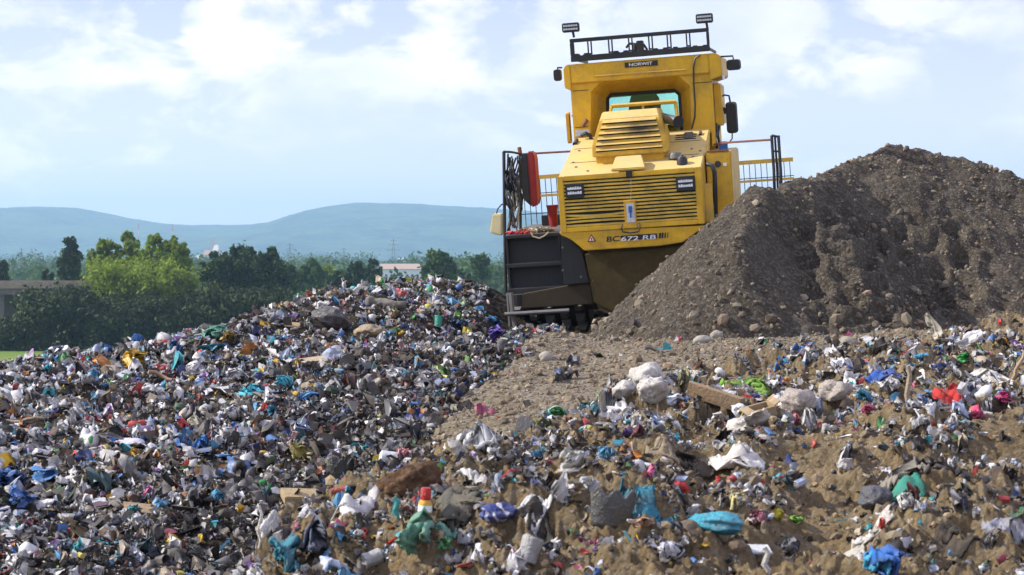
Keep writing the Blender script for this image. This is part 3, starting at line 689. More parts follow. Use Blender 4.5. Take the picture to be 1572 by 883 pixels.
# exhaust: lying pipe with its mouth to the right rear
e0 = Vector(L3(1013, 180, 1.25)); e1 = Vector(L3(1041, 187, .80))
MB().tube([e0, e0.lerp(e1, .5), e1], .072, 16).build('exhaust_pipe', M['chrome'], mc, smooth=True)
MB().tube([e1 + (e1 - e0).normalized() * .001, e1 + (e1 - e0).normalized() * .012], .086, 16).build('exhaust_mouth', M['dark'], mc)
# yellow hoop in front of the rear window
mb = MB(); a = L3(939, 163, 1.62); b_ = L3(1037, 156, 1.62)
mb.tube([L3(936, 178, 1.62), a], .025, 6); mb.tube([a, b_], .032, 6); mb.tube([b_, L3(1040, 182, 1.62)], .028, 6); mb.tube([L3(987, 160, 1.62), L3(987, 172, 1.62)], .02, 6)
mb.build('window_hoop', M['yellow'], mc)

# cab ------------------------------------------------------------
Yc, Yw, Yf = 1.72, 2.25, 3.7
cab = empty('cab', (0, 0, 0)); cab.parent = mc
out = [(866, 99), (1099, 82.5), (1107, 92), (1107, 121), (1094, 124), (1096, 205), (880.5, 217), (877, 136), (866, 131)]
rec = [(905.5, 205), (907, 141), (926, 121), (1039, 114), (1059.5, 132), (1062, 200)]
win = [(932, 196), (932, 152), (938, 144.5), (1036, 138), (1044, 145), (1047, 190)]
Po = [L(a, b, Yc) for a, b in out]; Pr = [L(a, b, Yc) for a, b in rec]; Pw = [L(a, b, Yw) for a, b in win]
# left/right limits made square to the machine
ztop = (Po[0][1] + Po[1][1]) / 2; xL = (Po[7][0] + Po[6][0]) / 2; xR = (Po[4][0] + Po[5][0]) / 2; xLo = (Po[0][0] + Po[8][0]) / 2; xRo = Po[2][0]
zlip = (Po[8][1] + Po[3][1]) / 2; zbot = (Po[5][1] + Po[6][1]) / 2
face = [(xLo + .03, ztop), (xRo - .06, ztop), (xRo, ztop - .08), (xRo, zlip), (xR, zlip - .06), (xR, zbot), (Pr[5][0], zbot), Pr[4], Pr[3], Pr[2], Pr[1], (Pr[0][0], zbot), (xL, zbot), (xL, zlip - .06), (xLo, zlip), (xLo, ztop - .03)]
# front face with the recess cut out of it: build as quads between matching outlines
A_ = [(xL, zbot), (xL, zlip - .02), (xL, ztop), (xR, ztop), (xR, zlip - .02), (xR, zbot)]
B_ = [(Pr[0][0], zbot), Pr[1], Pr[2], Pr[3], Pr[4], (Pr[5][0], zbot)]
W_ = [(Pw[0][0], zbot), Pw[1], Pw[2], Pw[3], Pw[4], (Pw[5][0], zbot)]
mb = MB(); V = [(x, Yc, z) for x, z in A_] + [(x, Yc, z) for x, z in B_] + [(x, Yw, z) for x, z in W_]
Fs = [(i, i + 1, i + 7, i + 6) for i in range(5)] + [(i + 6, i + 7, i + 13, i + 12) for i in range(5)]
mb.add(V, Fs)
sh = mb.build('cab_shell', M['yellow'], cab)
mb = MB()
mb.box(xL, xL + .05, Yc + .002, Yf - .1, zbot - .2, ztop - .3); mb.build('cab_side', M['yellow'], cab)
mb = MB(); mb.box(xR - .05, xR, Yc + .002, Yf - .1, zbot - .2, ztop - .3); mb.build('cab_side', M['yellow'], cab)
# roof hood: wider than the walls, with the visor-like lower edge
ro = MB(); rz = zlip
P_ = [(xLo, rz), (xLo, ztop - .05), (xLo + .05, ztop), (xRo - .07, ztop), (xRo, ztop - .06), (xRo, rz)]
ro.prism([(xLo, rz), (xLo, ztop - .05), (xLo + .05, ztop), (xL + .02, ztop), (xL + .02, rz - .05)], Yc - .05, Yf)
ro.prism([(xRo, rz), (xRo, ztop - .06), (xRo - .07, ztop), (xR - .02, ztop), (xR - .02, rz - .05)], Yc - .05, Yf)
ro.box(xL + .021, xR - .021, Yc - .05, Yf, ztop - .28, ztop)
ro.build('cab_roof', M['yellow'], cab, .012)
ltube([L3(913, 117, Yc - .06), L3(1053, 107, Yc - .06)], .014, 'rain_lip', M['yellow'], cab, n=6)
# window frame, glass, inside
zfloor = zbot - .1
fr = MB(); Wx0, Wx1 = Pw[1][0], Pw[4][0]; wzt = (Pw[2][1] + Pw[3][1]) / 2
for p, q in zip([(W_[0][0] + .0, zfloor), W_[1], W_[2], W_[3], W_[4]], [W_[1], W_[2], W_[3], W_[4], (W_[5][0], zfloor)]):
    fr.tube([(p[0], Yw - .01, p[1]), (q[0], Yw - .01, q[1])], .035, 6)
fr.build('rear_window_frame', M['black'], cab)
mb = MB(); mb.add([(x, Yw + .01, z) for x, z in [(W_[0][0], zfloor)] + W_[1:5] + [(W_[5][0], zfloor)]], [tuple(range(6))]); mb.build('rear_window', M['glass'], cab)
# inside: dark lining, front pillars, seat; the windscreen beyond lets the sky through
mb = MB(); mb.box(xL + .06, xR - .06, Yf - .12, Yf - .02, zfloor - .3, zfloor + .25); mb.box(xL + .055, xR - .055, Yw + .05, Yf - .02, ztop - .5, ztop - .3)
mb.box(xL + .06, xL + .16, Yf - .12, Yf - .02, zfloor, ztop - .3); mb.box(xR - .16, xR - .06, Yf - .12, Yf - .02, zfloor, ztop - .3)
mb.build('cab_lining', M['dark'], cab)
mb = MB(); mb.add([(xL + .16, Yf - .05, zfloor), (xR - .16, Yf - .05, zfloor), (xR - .16, Yf - .05, ztop - .5), (xL + .16, Yf - .05, ztop - .5)], [(0, 1, 2, 3)]); mb.build('windscreen', M['glass'], cab)
sx, sz_ = L(988, 165, 2.8)
mb = MB(); mb.prism([(sx - .30, zfloor), (sx + .26, zfloor), (sx + .26, wzt - .12), (sx + .14, wzt + .06), (sx - .12, wzt + .06), (sx - .2, wzt - .1)], 2.7, 2.85)
mb.build('seat', M['dark'], cab, .03)
# right door panel bulge
p0 = L(1094.5, 128, 2.1); p1 = L(1110.5, 193, 2.1)
lbox(xR - .02, p1[0], 2.0, 3.1, p1[1], p0[1], 'door', M['yellow'], cab, .03)
p0 = L(1099, 84, 1.9); p1 = L(1109.5, 121, 1.9)
lbox(xRo - .01, p1[0], 1.9, 2.6, p1[1], p0[1] - .02, 'air_intake', M['white'], cab, .02)
# panel seams
for a_, b_ in (((880, 140), (903, 138)), ((1063, 128), (1093, 126)), ((883, 196), (903, 195))):
    x0, z0 = L(*a_, Yc); x1, z1 = L(*b_, Yc); lbox(x0, x1, Yc - .004, Yc + .004, z0 - .005, z0 + .005, 'panel_seam', M['dark'], cab, 0)
for yy in (.62, 1.2): lbox(gl_ + .12, gr_ - .05, yy, yy + .012, hood_z(0, yy) - .01, hood_z(0, yy) + .007, 'panel_seam', M['belly'], hood, 0)
for k in range(3): lbox(gr_ - .42, gr_ - .12, 1.28 + k * .09, 1.30 + k * .09, hood_z(0, 1.29 + k * .09) - .01, hood_z(0, 1.29 + k * .09) + .012, 'cooling_slot', M['dark'], hood, 0)
# cable down the rear of the cab
cp = [L3(1075, 84, Yc - .08), L3(1067, 90, Yc - .08), L3(1064.5, 103, Yc - .08), L3(1065, 130, Yc - .05), L3(1067, 160, Yc - .05), L3(1066.5, 180, Yc - .05), L3(1062, 198, Yc - .05)]
ltube(cp, .013, 'cable', M['black'], cab, 6)
# brand plate
x0, z1 = L(959, 95.5, Yc - .056); x1, z0 = L(1010, 101.0, Yc - .056); zc_ = (z0 + z1) / 2
hp_ = 3.9 * PXM * 1.05
sg = lbox(x0, x1, Yc - .066, Yc - .051, zc_ - hp_, zc_ + hp_, 'name_plate', M['ink'], mc, 0)
o = lettering('NORWIT', 965.5, 99, Yc - .068, 5.0 * PXM, M['white'], sg, 38 * PXM, .8)
cz_ = [v.co.z for v in o.data.vertices]; sh_ = zc_ - (min(cz_) + max(cz_)) / 2
for v in o.data.vertices: v.co.z += sh_
# small things on the rear wall
x0, z1 = L(883, 200, Yc - .01); x1, z0 = L(905, 208, Yc - .01); lbox(x0, x1, Yc - .012, Yc - .002, z0, z1, 'sticker', M['sticker'], cab, 0)
ltube([L3(895, 193, Yc - .01), L3(901, 184, Yc - .03)], .03, 'bracket', M['rust'], cab)
ltube([L3(893, 208, Yc - .1), L3(899, 205, Yc - .15), L3(906, 208, Yc - .1), L3(908, 216, Yc - .1)], .03, 'hose_coupling', M['bagblack'], cab)

# roof guard ------------------------------------------------------
gd = empty('roof_guard'); gd.parent = mc
Yg = 1.66; gx0 = (L(874, 57, Yg)[0] + L(877, 95, Yg)[0]) / 2; gx1 = (L(1088, 44, Yg)[0] + L(1090, 77, Yg)[0]) / 2
gz1 = (L(874, 58, Yg)[1] + L(1088, 45, Yg)[1]) / 2; gz0 = (L(877, 95, Yg)[1] + L(1090, 79, Yg)[1]) / 2
mb = MB(); mb.box(gx0, gx1, Yg - .03, Yg + .03, gz1 - .055, gz1); mb.box(gx0, gx1, Yg - .03, Yg + .03, gz0, gz0 + .085)
mb.box(gx0, gx0 + .06, Yg - .029, Yg + .029, gz0 + .086, gz1 - .056); mb.box(gx1 - .04, gx1, Yg - .029, Yg + .029, gz0 + .086, gz1 - .056)
for xx in (gx0 + .02, gx1 - .02): mb.tube([(xx, Yg + .05, gz0 + .04), (xx, Yf - .2, gz0 + .04)], .025, 6)
mb.build('guard_frame', M['black'], gd, .006)
for px in (905, 937, 968, 999, 1027.5, 1057):
    xx = L(px, 68, Yg)[0]; mb = MB()
    for s_ in (-.024, .024): mb.box(xx + s_ - .010, xx + s_ + .010, Yg - .012, Yg + .012, gz0 + .087, gz1 - .057)
    mb.box(xx - .013, xx + .013, Yg - .006, Yg + .006, gz0 + .088, gz0 + .11)
    mb.build('guard_bar', M['blacksteel'], gd)
mb = MB()
rr = random.Random(2)
for k in range(14):
    xx = gx0 + (gx1 - gx0) * (k + .5) / 14; mb.box(xx - .05, xx + .05, Yg + .04, Yg + .3, gz0 + .04, gz0 + .085 + rr.random() * .035)
mb.build('guard_netting', M['bagblack'], gd, .02)
for px, py, w_, h_, pb in ((876.5, 42.5, 26, 14, 57), (1081.5, 28.5, 26, 14, 44)):
    a0 = L(px - w_ / 2, py, Yg)[0]; a1 = L(px + w_ / 2, py, Yg)[0]; zc_ = L(px, py, Yg)[1]; hh_ = h_ / 2 * PXM * 1.06
    lw = lbox(a0, a1, Yg - .08, Yg + .05, zc_ - hh_, zc_ + hh_, 'work_lamp', M['black'], mc, .012)
    for r_ in (0, 1):
        mb = MB()
        mb.box(a0 + (a1 - a0) * .08, a1 - (a1 - a0) * .08, Yg - .085, Yg - .0795, zc_ + (-.52 + .75 * r_) * hh_, zc_ + (-.23 + .75 * r_) * hh_)
        for q in range(6):
            xx = a0 + (a1 - a0) * (.12 + .76 * q / 5); mb.box(xx - .010, xx + .010, -.087 + Yg, -.079 + Yg, zc_ + (-.6 + .75 * r_) * hh_, zc_ + (-.15 + .75 * r_) * hh_)
        mb.build('lamp_lens', M['sticker'], lw)
    ltube([(a0 * .4 + a1 * .6, Yg, zc_ - hh_), (a0 * .4 + a1 * .6 + .01, Yg, L(px, pb, Yg)[1] - .01)], .018, 'lamp_post', M['black'], lw)
# aerial winch on the roof
mb = MB(); mb.tube([L3(974, 81, 2.6), L3(976, 66, 2.6)], .045, 8); mb.tube([L3(961, 74, 2.6), L3(966, 67, 2.6), L3(976, 68, 2.6)], .022, 6); mb.tube([L3(976, 70, 2.6), L3(988, 68, 2.6), L3(994, 77, 2.6)], .022, 6)
x, z = L(983, 72, 2.6); mb.box(x - .05, x + .05, 2.5, 2.7, z - .12, z + .09); mb.build('roof_bracket', M['black'], mc, .01)

# mirrors and side lamps -------------------------------------------
def mirror(px0, py0, px1, py1, y, name, mat, arm, lean=0.0):
    x0, z1 = L(px0, py0, y); x1, z0 = L(px1, py1, y); bm_ = MB(); r = min(x1 - x0, z1 - z0) * .28; P = []
    for cx_, cz_, a0 in ((x1 - r, z1 - r, 0), (x0 + r, z1 - r, 90), (x0 + r, z0 + r, 180), (x1 - r, z0 + r, 270)):
        for k in range(4): a = math.radians(a0 + k * 30); P.append((cx_ + r * math.cos(a), cz_ + r * math.sin(a)))
    B = [((x - (x0 + x1) / 2) * .8 + (x0 + x1) / 2, (z - (z0 + z1) / 2) * .9 + (z0 + z1) / 2) for x, z in P]
    bm_.prism(B, y - .07, y, P); bm_.prism(P, y, y + .03)
    o = bm_.build(name, mat, mc, .006)
    if arm: ltube([L3(*p) for p in arm], .014, 'mirror_arm', M['blacksteel'], o, 6)
    return o
mirror(1113, 157, 1134, 204, 2.4, 'wing_mirror', M['black'], [(1108, 148, 2.4), (1112, 146, 2.4), (1119, 147, 2.4), (1121, 157, 2.4)])
ltube([L3(1124, 204, 2.4), L3(1124, 213, 2.4), L3(1120, 218, 2.4)], .01, 'mirror_stay', M['blacksteel'])
ltube([L3(1111, 165, 2.35), L3(1114, 175, 2.35)], .02, 'mirror_hinge', M['blacksteel'])
mirror(1114.5, 92, 1138, 107, 1.9, 'side_lamp', M['black'], [(1105, 96, 1.9), (1107, 87, 1.9), (1125, 86, 1.9), (1126, 93, 1.9)])
mirror(849, 107, 863, 124, 1.9, 'side_lamp', M['black'], [(863, 104, 1.9), (856, 104, 1.9), (856, 109, 1.9)])
o = mirror(868, 172, 878.5, 220, 2.3, 'wing_mirror', M['yellow'], [(878, 178, 2.3), (880, 178, 2.3)])
x0, z1 = L(873.5, 175, 2.2); x1, z0 = L(877.5, 217, 2.2); lbox(x0, x1, 2.19, 2.225, z0, z1, 'mirror_slot', M['dark'], o, .005)
# hoses beside the door
mb = MB(); mb.tube([L3(1099, 190, 2.0), L3(1101, 205, 1.9), L3(1097, 214, 1.8), L3(1100, 225, 1.8)], .022, 6); mb.tube([L3(1104, 193, 2.0), L3(1102, 208, 1.95), L3(1105, 222, 1.9)], .02, 6)
mb.build('door_hoses', M['black'], mc)
x0, z1 = L(1103, 218, 1.6); x1, z0 = L(1117, 232, 1.6); lbox(x0, x1, 1.6, 1.8, z0, z1, 'battery_box', M['blue'])

# right fender box, handle, rail, platform ----------------------------
x0, z1 = L(1083, 234, .55); x1, z0 = L(1129, 345, .55); z1 = L(1105, 233, .55)[1]
fb = lbox(x0, x1, .55, 3.2, z0 - .2, z1, 'fender_tank', M['yellow'], bevel=.02)
lbox(x0 + .02, x1 - .03, .548, .70, z1 + .002, z1 + .02, 'step_strip', M['rust'], fb, 0)
x, z = L(1102, 252, .54); MB().lathe([(.045, .53), (.045, .548), (.02, .535)], 14, 'Y', (x, 0, z)).build('tank_cap', M['bagblack'], fb)
x, z = L(1110, 253, .54); lbox(x, x + .05, .540, .5485, z - .02, z + .02, 'tank_label', M['white'], fb, 0)
ltube([L3(1086, 252, .35), L3(1093, 254, .30), L3(1097, 264, .30), L3(1098, 295, .30), L3(1098.5, 333, .35)], .032, 'intake_hose', M['black'], mc, 10)
lbox(gr_ + .0, gr_ + .12, .25, 1.6, gb_ + .0, gt_ - .25, 'engine_side_door', M['yellow_dusty'])
for zz in (gb_ + .25, gt_ - .45): lbox(gr_ + .121, gr_ + .15, .3, .36, zz - .05, zz + .05, 'hinge', M['steel'], mc, .004)
# right railing
rl = empty('right_rail'); rl.name = 'handrail'; rl.parent = mc
ltube([L3(1096, 222, 1.6), L3(1122, 218.5, 1.3), L3(1185, 214.5, 1.0)], .016, 'top_rail', M['rust'], rl, 6)
mb = MB()
for px, r in ((1184.5, .022), (1189.5, .016), (1195, .022)): mb.tube([L3(px, 208, 1.0), L3(px + 3.5, 262, 1.0), L3(px + 6, 330, 1.0)], r, 6)
mb.tube([L3(1184.5, 208, 1.0), L3(1195, 210, 1.0)], .018, 6); mb.tube([L3(1186, 232, 1.0), L3(1197, 233, 1.0)], .014, 6)
mb.build('rail_posts', M['blacksteel'], rl)
x0, _ = L(1125, 330, 1.0); x1, zp = L(1206, 335, 1.0)
lbox(gr_ + .2, x1, .8, 3.6, zp - .65, zp, 'platform', M['blacksteel'], mc, .02)

# left railing and platform -----------------------------------------
rl = empty('handrail'); rl.parent = mc
Yp = .75
ltube([L3(773.5, 233, Yp), L3(774.5, 330, Yp), L3(776.5, 452, Yp)], .024, 'rail_post', M['black'], rl, 8)
ltube([L3(798, 226, Yp + .9), L3(799, 352, Yp + .9)], .022, 'rail_post', M['black'], rl, 8)
mb = MB(); mb.tube([L3(773.5, 233, Yp), L3(785, 233.5, Yp + .2), L3(800, 236.5, Yp + .5)], .018, 6); mb.tube([L3(780, 236, Yp + .1), L3(779, 262, Yp + .1), L3(775, 268, Yp)], .014, 6)
mb.build('rail_end', M['black'], rl)
ltube([L3(800, 237, Yp + .5), L3(832, 235, Yp + .9), L3(877, 232.5, 1.7)], .016, 'top_rail', M['rust'], rl, 6)
ltube([L3(797, 226, Yp + .5), L3(799, 238, Yp + .5)], .03, 'rail_knob', M['rust'], rl)
x0 = L(775, 362, Yp - .15)[0]; x1 = L(859, 358, Yp - .15)[0]; zt_ = (L(775, 361, Yp - .15)[1] + L(858, 357.5, Yp - .15)[1]) / 2; zb_ = (L(775, 450, Yp - .15)[1] + L(863, 446, Yp - .15)[1]) / 2
pl = empty('step_box'); pl.parent = mc
ys = Yp - .15
zm_ = (L(775, 406, ys)[1] + L(861, 401, ys)[1]) / 2
mb = MB(); mb.box(x0, x1, ys + .12, ys + .2, zb_, zt_ - .03); mb.box(x0, x0 + .035, ys, ys + .119, zb_, zt_ - .031); mb.box(x1 - .035, x1, ys, ys + .119, zb_, zt_ - .031); mb.build('side_box', M['blacksteel'], pl, .008)
for zz, hh_ in ((zt_, .05), (zm_, .055), (zb_ + .06, .075)):
    lbox(x0 - .01, x1 + .012, ys - .03, ys + .16 if zz != zt_ else 3.3, zz - hh_, zz, 'tread', M['blacksteel'], pl, .008)
# black arch panel, muddy panel and scraper bars under it
pn = [(860, 358), (876, 369), (893, 386), (899, 410), (905, 434), (865, 438), (862, 400)]
prism(pn, .35, .9, 'wheel_arch', M['black'])
mb = MB()
for px, py in ((863.5, 380), (864, 415), (892, 425)):
    x, z = L(px, py, .34); mb.lathe([(.016, .335), (.016, .352)], 8, 'Y', (x, 0, z))
mb.build('arch_bolts', M['steel'], mc)
pn = [(801, 452), (866, 440), (906, 434), (911, 467), (800, 474)]
prism(pn, .42, .62, 'mud_scraper', M['mud'])
ltube([L3(775, 482.5, .30), L3(874, 476.5, .30)], .028, 'scraper_bar', M['steel'])
mb = MB(); mb.tube([L3(784, 450, .34), L3(787, 480, .34), L3(792, 512, .34)], .035, 6); mb.tube([L3(779, 450, .38), L3(783, 505, .38)], .02, 6); mb.build('scraper_arm', M['steel'], mc)
ltube([L3(795, 452, .5), L3(796, 470, .5)], .085, 'scraper_spring', M['black'])

# wheels: steel drums with studs ------------------------------------
zg = L(830, 516, 1.35)[1]
def wheel(x0, x1, yc_, r, inst=None):
    if inst is not None:
        o = inst.copy(); C.objects.link(o); o.location.x = x0; o.location.y = yc_; o.parent = mc
        for ch in inst.children: c = ch.copy(); C.objects.link(c); c.parent = o
        return o
    wdt = x1 - x0
    mb = MB(); mb.lathe([(.25, 0), (r - .16, .0), (r - .1, .03), (r - .1, wdt - .03), (r - .16, wdt), (.25, wdt)], 40, 'X')
    o = mb.build('wheel', M['blacksteel'], mc, .0); o.location = (x0, yc_, zg + r - .02)
    st = MB()
    for row in range(5):
        for k in range(16):
            a = 2 * math.pi * (k + .5 * (row % 2)) / 16; xc = wdt * (.1 + .2 * row)
            ca, sa = math.cos(a), math.sin(a)
            def pt(dx, dt, rr_): return (xc + dx, rr_ * ca - dt * sa, rr_ * sa + dt * ca)
            V = [pt(dx, dt, r - .11) for dx, dt in ((-.075, -.075), (.075, -.075), (.075, .075), (-.075, .075))] + [pt(dx, dt, r) for dx, dt in ((-.045, -.035), (.045, -.035), (.045, .035), (-.045, .035))]
            st.add(V, [(4, 5, 6, 7), (0, 1, 5, 4), (1, 2, 6, 5), (2, 3, 7, 6), (3, 0, 4, 7)])
    st.build('wheel_studs', M['steel'], o)
    MB().lathe([(.24, -.03), (.22, -.06), (.08, -.07)], 20, 'X').build('hub', M['mud'], o)
    return o
wx0 = L(787, 480, 1.35)[0]; wx1 = wx0 + 1.12
lbox(x0 + .25, x1 + .2, 2.6, 2.65, zt_ + .0, zt_ + .16, 'kick_board', M['black'], mc)
w0 = wheel(wx0, wx1, 1.72, .68)
wheel(gr_ + .22, 0, 1.72, .68, w0); wheel(wx0, 0, 5.0, .68, w0); wheel(gr_ + .22, 0, 5.0, .68, w0)
mb = MB(); mb.box(gl_ + .25, gr_ - .25, 1.2, 1.6, zg + .7, zg + 1.0); mb.box(-.5, .5, 2.4, 6.0, zg + .45, zg + 1.3); mb.box(wx1, gr_ + .22, 4.85, 5.15, zg + .75, zg + .95)
mb.box(wx1 - .2, gr_ + .3, 1.35, 2.0, zg + .35, zg + 1.15); mb.build('chassis', M['belly'], mc, .02)
lbox(xL + .1, xR - .1, 3.5, 5.4, zg + 1.3, zbot + .1, 'front_frame', M['yellow'], mc, .04)
# dozer blade with its trash screen, far side of the machine
bl_ = empty('dozer_blade'); bl_.parent = mc
Yb = 6.6; bx0 = L(790, 300, Yb)[0]; bx1 = L(1217.5, 247, Yb)[0]; bz = (L(828, 267, Yb)[1] + L(1217, 244, Yb)[1]) / 2
mb = MB(); mb.box(bx0, bx1, Yb, Yb + .08, zg + .05, zg + 1.25); mb.build('mouldboard', M['yellow'], bl_, .01)
zl2 = (L(828, 300, Yb)[1] + L(1170, 275, Yb)[1]) / 2
mb = MB(); mb.box(bx0, bx1, Yb + .08, Yb + .14, bz - .07, bz); mb.box(bx0, bx1, Yb + .08, Yb + .13, zl2 - .04, zl2); mb.build('screen_beams', M['yellow_dusty'], bl_)
mb = MB(); k = bx0 + .05
while k < bx1: mb.box(k - .006, k + .006, Yb + .10, Yb + .11, zg + 1.25, bz - .01); k += .098
for zz in (zl2 + .02, zl2 - .33): mb.box(bx0, bx1, Yb + .095, Yb + .105, zz, zz + .014)
mb.build('screen_bars', M['blacksteel'], bl_)

# things hung on and lying on the compactor ---------------------------
def hang(name, loc):
    e = empty(name, T0 + R3 @ Vector(loc)); e.rotation_euler = R3.to_euler(); return e
# black bag with a red side panel on the left rail
a = L3(806, 276, Yp + .25); tb = hang('tool_bag', a)
x0, z1 = L(796.5, 237, a[1]); x1, z0 = L(815, 314, a[1]); x2, z2 = L(826.5, 318, a[1])
def rel(mb): mb.v = [(v[0] - a[0], v[1] - a[1], v[2] - a[2]) for v in mb.v]; return mb
rel(MB().prism([(x0 + .02, z1), (x1, z1), (x1, z2 + .02), (x0 + .1, z0 + .0), (x0 + .02, z0 + .08), (x0, z0 + .3)], a[1] - .02, a[1] + .30)).build('bag_body', M['bagblack'], tb, .02)
rel(MB().prism([(x1 + .001, z1 + .03), (x2 - .03, z1 + .03), (x2, z1 - .05), (x2, z2 + .08), (x2 - .03, z2 + .02), (x1 + .001, z2 + .0)], a[1] - .035, a[1] + .32)).build('bag_side', M['red'], tb, .02)
tag(tb, 'black and red box-shaped bag hanging on the left railing of the compactor', 'bag')
# hoses and straps hanging in a tangle
a = L3(787, 290, Yp + .1); hs = hang('hose_tangle', a); mb = MB(); rr = random.Random(8)
for k in range(15):
    px = 778 + rr.random() * 19; py = 238 + rr.random() * 14; pts = []
    for j in range(9):
        pts.append(L3(px + math.sin(j * 1.1 + k) * (3.5 if j < 5 else 5.5), py + j * (9 + k % 4 * 1.7), Yp + .05 + .15 * math.sin(j * .8 + k)))
    mb.tube(pts, .010 + .008 * rr.random(), 5)
for k in range(4): mb.tube([L3(778 + 3 * k + 5 * math.cos(q * .7), 275 + k * 3 + 13 * math.sin(q * .7), Yp + .02 + .03 * k) for q in range(10)], .018, 5)
rel(mb).build('hoses', M['bagblack'], hs, smooth=True)
mb = MB(); mb.tube([L3(788, 276, Yp), L3(792, 272, Yp), L3(795, 276, Yp)], .02, 6); mb.tube([L3(783, 280, Yp), L3(786, 278, Yp)], .02, 6); rel(mb).build('blue_strap', M['blue'], hs)
mb = MB()
for k in range(3): mb.tube([L3(781 + 5 * k, 295, Yp + .02), L3(783 + 5 * k + rr.random() * 4, 320, Yp), L3(780 + 7 * k, 350, Yp + .05)], .016, 5)
rel(mb).build('pale_straps', M['rope'], hs)
tag(hs, 'tangle of dark hoses and straps hanging from the end post of the left railing', 'hoses')
a = L3(761, 345, Yp + .1); jc = hang('jerrycan', a); Pq = [L(*p, a[1]) for p in ((757, 328), (772, 328), (772, 361), (768, 361.5), (752.5, 357))]
rel(MB().prism(Pq, a[1] - .08, a[1] + .14)).build('can_body', M['pale_can'], jc, .025)
rel(MB().tube([L3(762, 329, a[1]), L3(764, 321, a[1]), L3(770, 314, a[1]), L3(774, 313, a[1])], .010, 6)).build('hanging_strap', M['bagblack'], jc)
tag(jc, 'cloudy pale yellow plastic jerrycan strapped to the outside of the left railing', 'jerrycan')
a = L3(848, 330, 1.2); rb = hang('bucket', a); Pq = [L(*p, a[1]) for p in ((842, 315), (857, 313), (855.5, 348), (848, 349))]
x, z = L(850, 348, 1.3); rel(MB().lathe([(.055, 0), (.085, .30), (.092, .30), (.092, .315), (.08, .31)], 18, 'Z', (x, 1.3, z))).build('bucket_body', M['red'], rb)
tag(rb, 'red plastic bucket on the platform beside the yellow grille', 'bucket')
a = L3(822, 355, Yp + .2); rp = hang('rope_pile', a); mb = MB()
for k in range(26):
    c0 = (798 + rr.random() * 52, 351 + rr.random() * 5); pts = []; ph = rr.random() * 6; rad = 3 + rr.random() * 6
    for j in range(8): pts.append(L3(c0[0] + rad * math.cos(ph + j * .7), c0[1] + rad * .32 * math.sin(ph + j * .7) + (rr.random() - .5) * 2, Yp + .05 + .3 * rr.random()))
    mb.tube(pts, .014, 5)
mb.tube([L3(815, 357, Yp - .19), L3(818, 363, Yp - .2), L3(828, 366, Yp - .2), L3(836, 362, Yp - .2), L3(842, 357, Yp - .19)], .012, 5)
rel(mb).build('rope_coils', M['rope'], rp, smooth=True)
mb = MB()
for k in range(8): mb.tube([L3(777 + k * 4.5 + j * 2, 357 + 2 * math.sin(j * 1.9 + k), Yp - .1 + .1 * rr.random()) for j in range(5)], .016, 5)
rel(mb).build('red_cord', M['redrope'], rp, smooth=True)
tag(rp, 'heap of dusty beige rope with red and white cord on the left platform', 'rope')

# ------------------------------------------------------------------ loose stones
rg = np.random.default_rng(21)
def rotm(n, tilt=1.0, up=False):
    """random rotations; with up=True only leaning by about tilt from level"""
    q = rg.normal(size=(n, 4)); q /= np.linalg.norm(q, axis=1, keepdims=True); w_, x, y, z = q.T
    R = np.stack([1 - 2 * (y * y + z * z), 2 * (x * y - z * w_), 2 * (x * z + y * w_), 2 * (x * y + z * w_), 1 - 2 * (x * x + z * z), 2 * (y * z - x * w_), 2 * (x * z - y * w_), 2 * (y * z + x * w_), 1 - 2 * (x * x + y * y)], -1).reshape(-1, 3, 3)
    if not up: return R
    a = rg.random(n) * 6.283; b = rg.normal(size=n) * tilt; c = rg.random(n) * 6.283
    def rz(a): o_, i_ = np.zeros(n), np.ones(n); return np.stack([np.cos(a), -np.sin(a), o_, np.sin(a), np.cos(a), o_, o_, o_, i_], -1).reshape(-1, 3, 3)
    def rx(a): o_, i_ = np.zeros(n), np.ones(n); return np.stack([i_, o_, o_, o_, np.cos(a), -np.sin(a), o_, np.sin(a), np.cos(a)], -1).reshape(-1, 3, 3)
    return rz(a) @ rx(b) @ rz(c)
def scatter(name, pos, shapes, scale, R, col, rough, mat, col2=None, smooth=False):
    """copies of small shapes as one mesh; every copy has its own colour"""
    n = len(pos); k = rg.integers(0, len(shapes), n); Vs, Fs, Cs, C2 = [], {3: [], 4: []}, [], []; off = 0
    for i, (V, Fc) in enumerate(shapes):
        idx = np.where(k == i)[0]
        if not len(idx): continue
        P = np.einsum('nij,vj->nvi', R[idx], V) if scale.ndim == 1 else np.einsum('nij,nvj->nvi', R[idx], V[None] * (scale[idx] / scale[idx].max(1, keepdims=True))[:, None, :])
        sc = scale[idx] if scale.ndim == 1 else scale[idx].max(1)
        P = P * sc[:, None, None] + pos[idx][:, None, :]
        Vs.append(P.reshape(-1, 3)); m_ = len(idx)
        Fs[Fc.shape[1]].append((Fc[None] + (np.arange(m_) * len(V))[:, None, None] + off).reshape(-1, Fc.shape[1]))
        ca = np.concatenate([col[idx], rough[idx][:, None]], 1); Cs.append(np.repeat(ca, len(V), 0))
        if col2 is not None: cb = np.concatenate([col2[idx], rough[idx][:, None]], 1); C2.append(np.repeat(cb, len(V), 0))
        off += m_ * len(V)
    fl = [np.concatenate(v) for v in Fs.values() if v]; at_ = {'col': np.concatenate(Cs)}
    if col2 is not None: at_['col2'] = np.concatenate(C2)
    return mesh_np(name, np.concatenate(Vs), fl, mat, attrs=at_, smooth=smooth)
def stone_shape(seed, sub=1):
    V, Fc = ICO[sub]; r = 1 + .45 * fbm3(V * 1.6 + seed * 9, seed, 3); V = V * r[:, None] * np.array([1, .8, .6]); return V, Fc
STN = [stone_shape(i) for i in range(6)]
STN2 = [stone_shape(i + 20, 2) for i in range(4)]
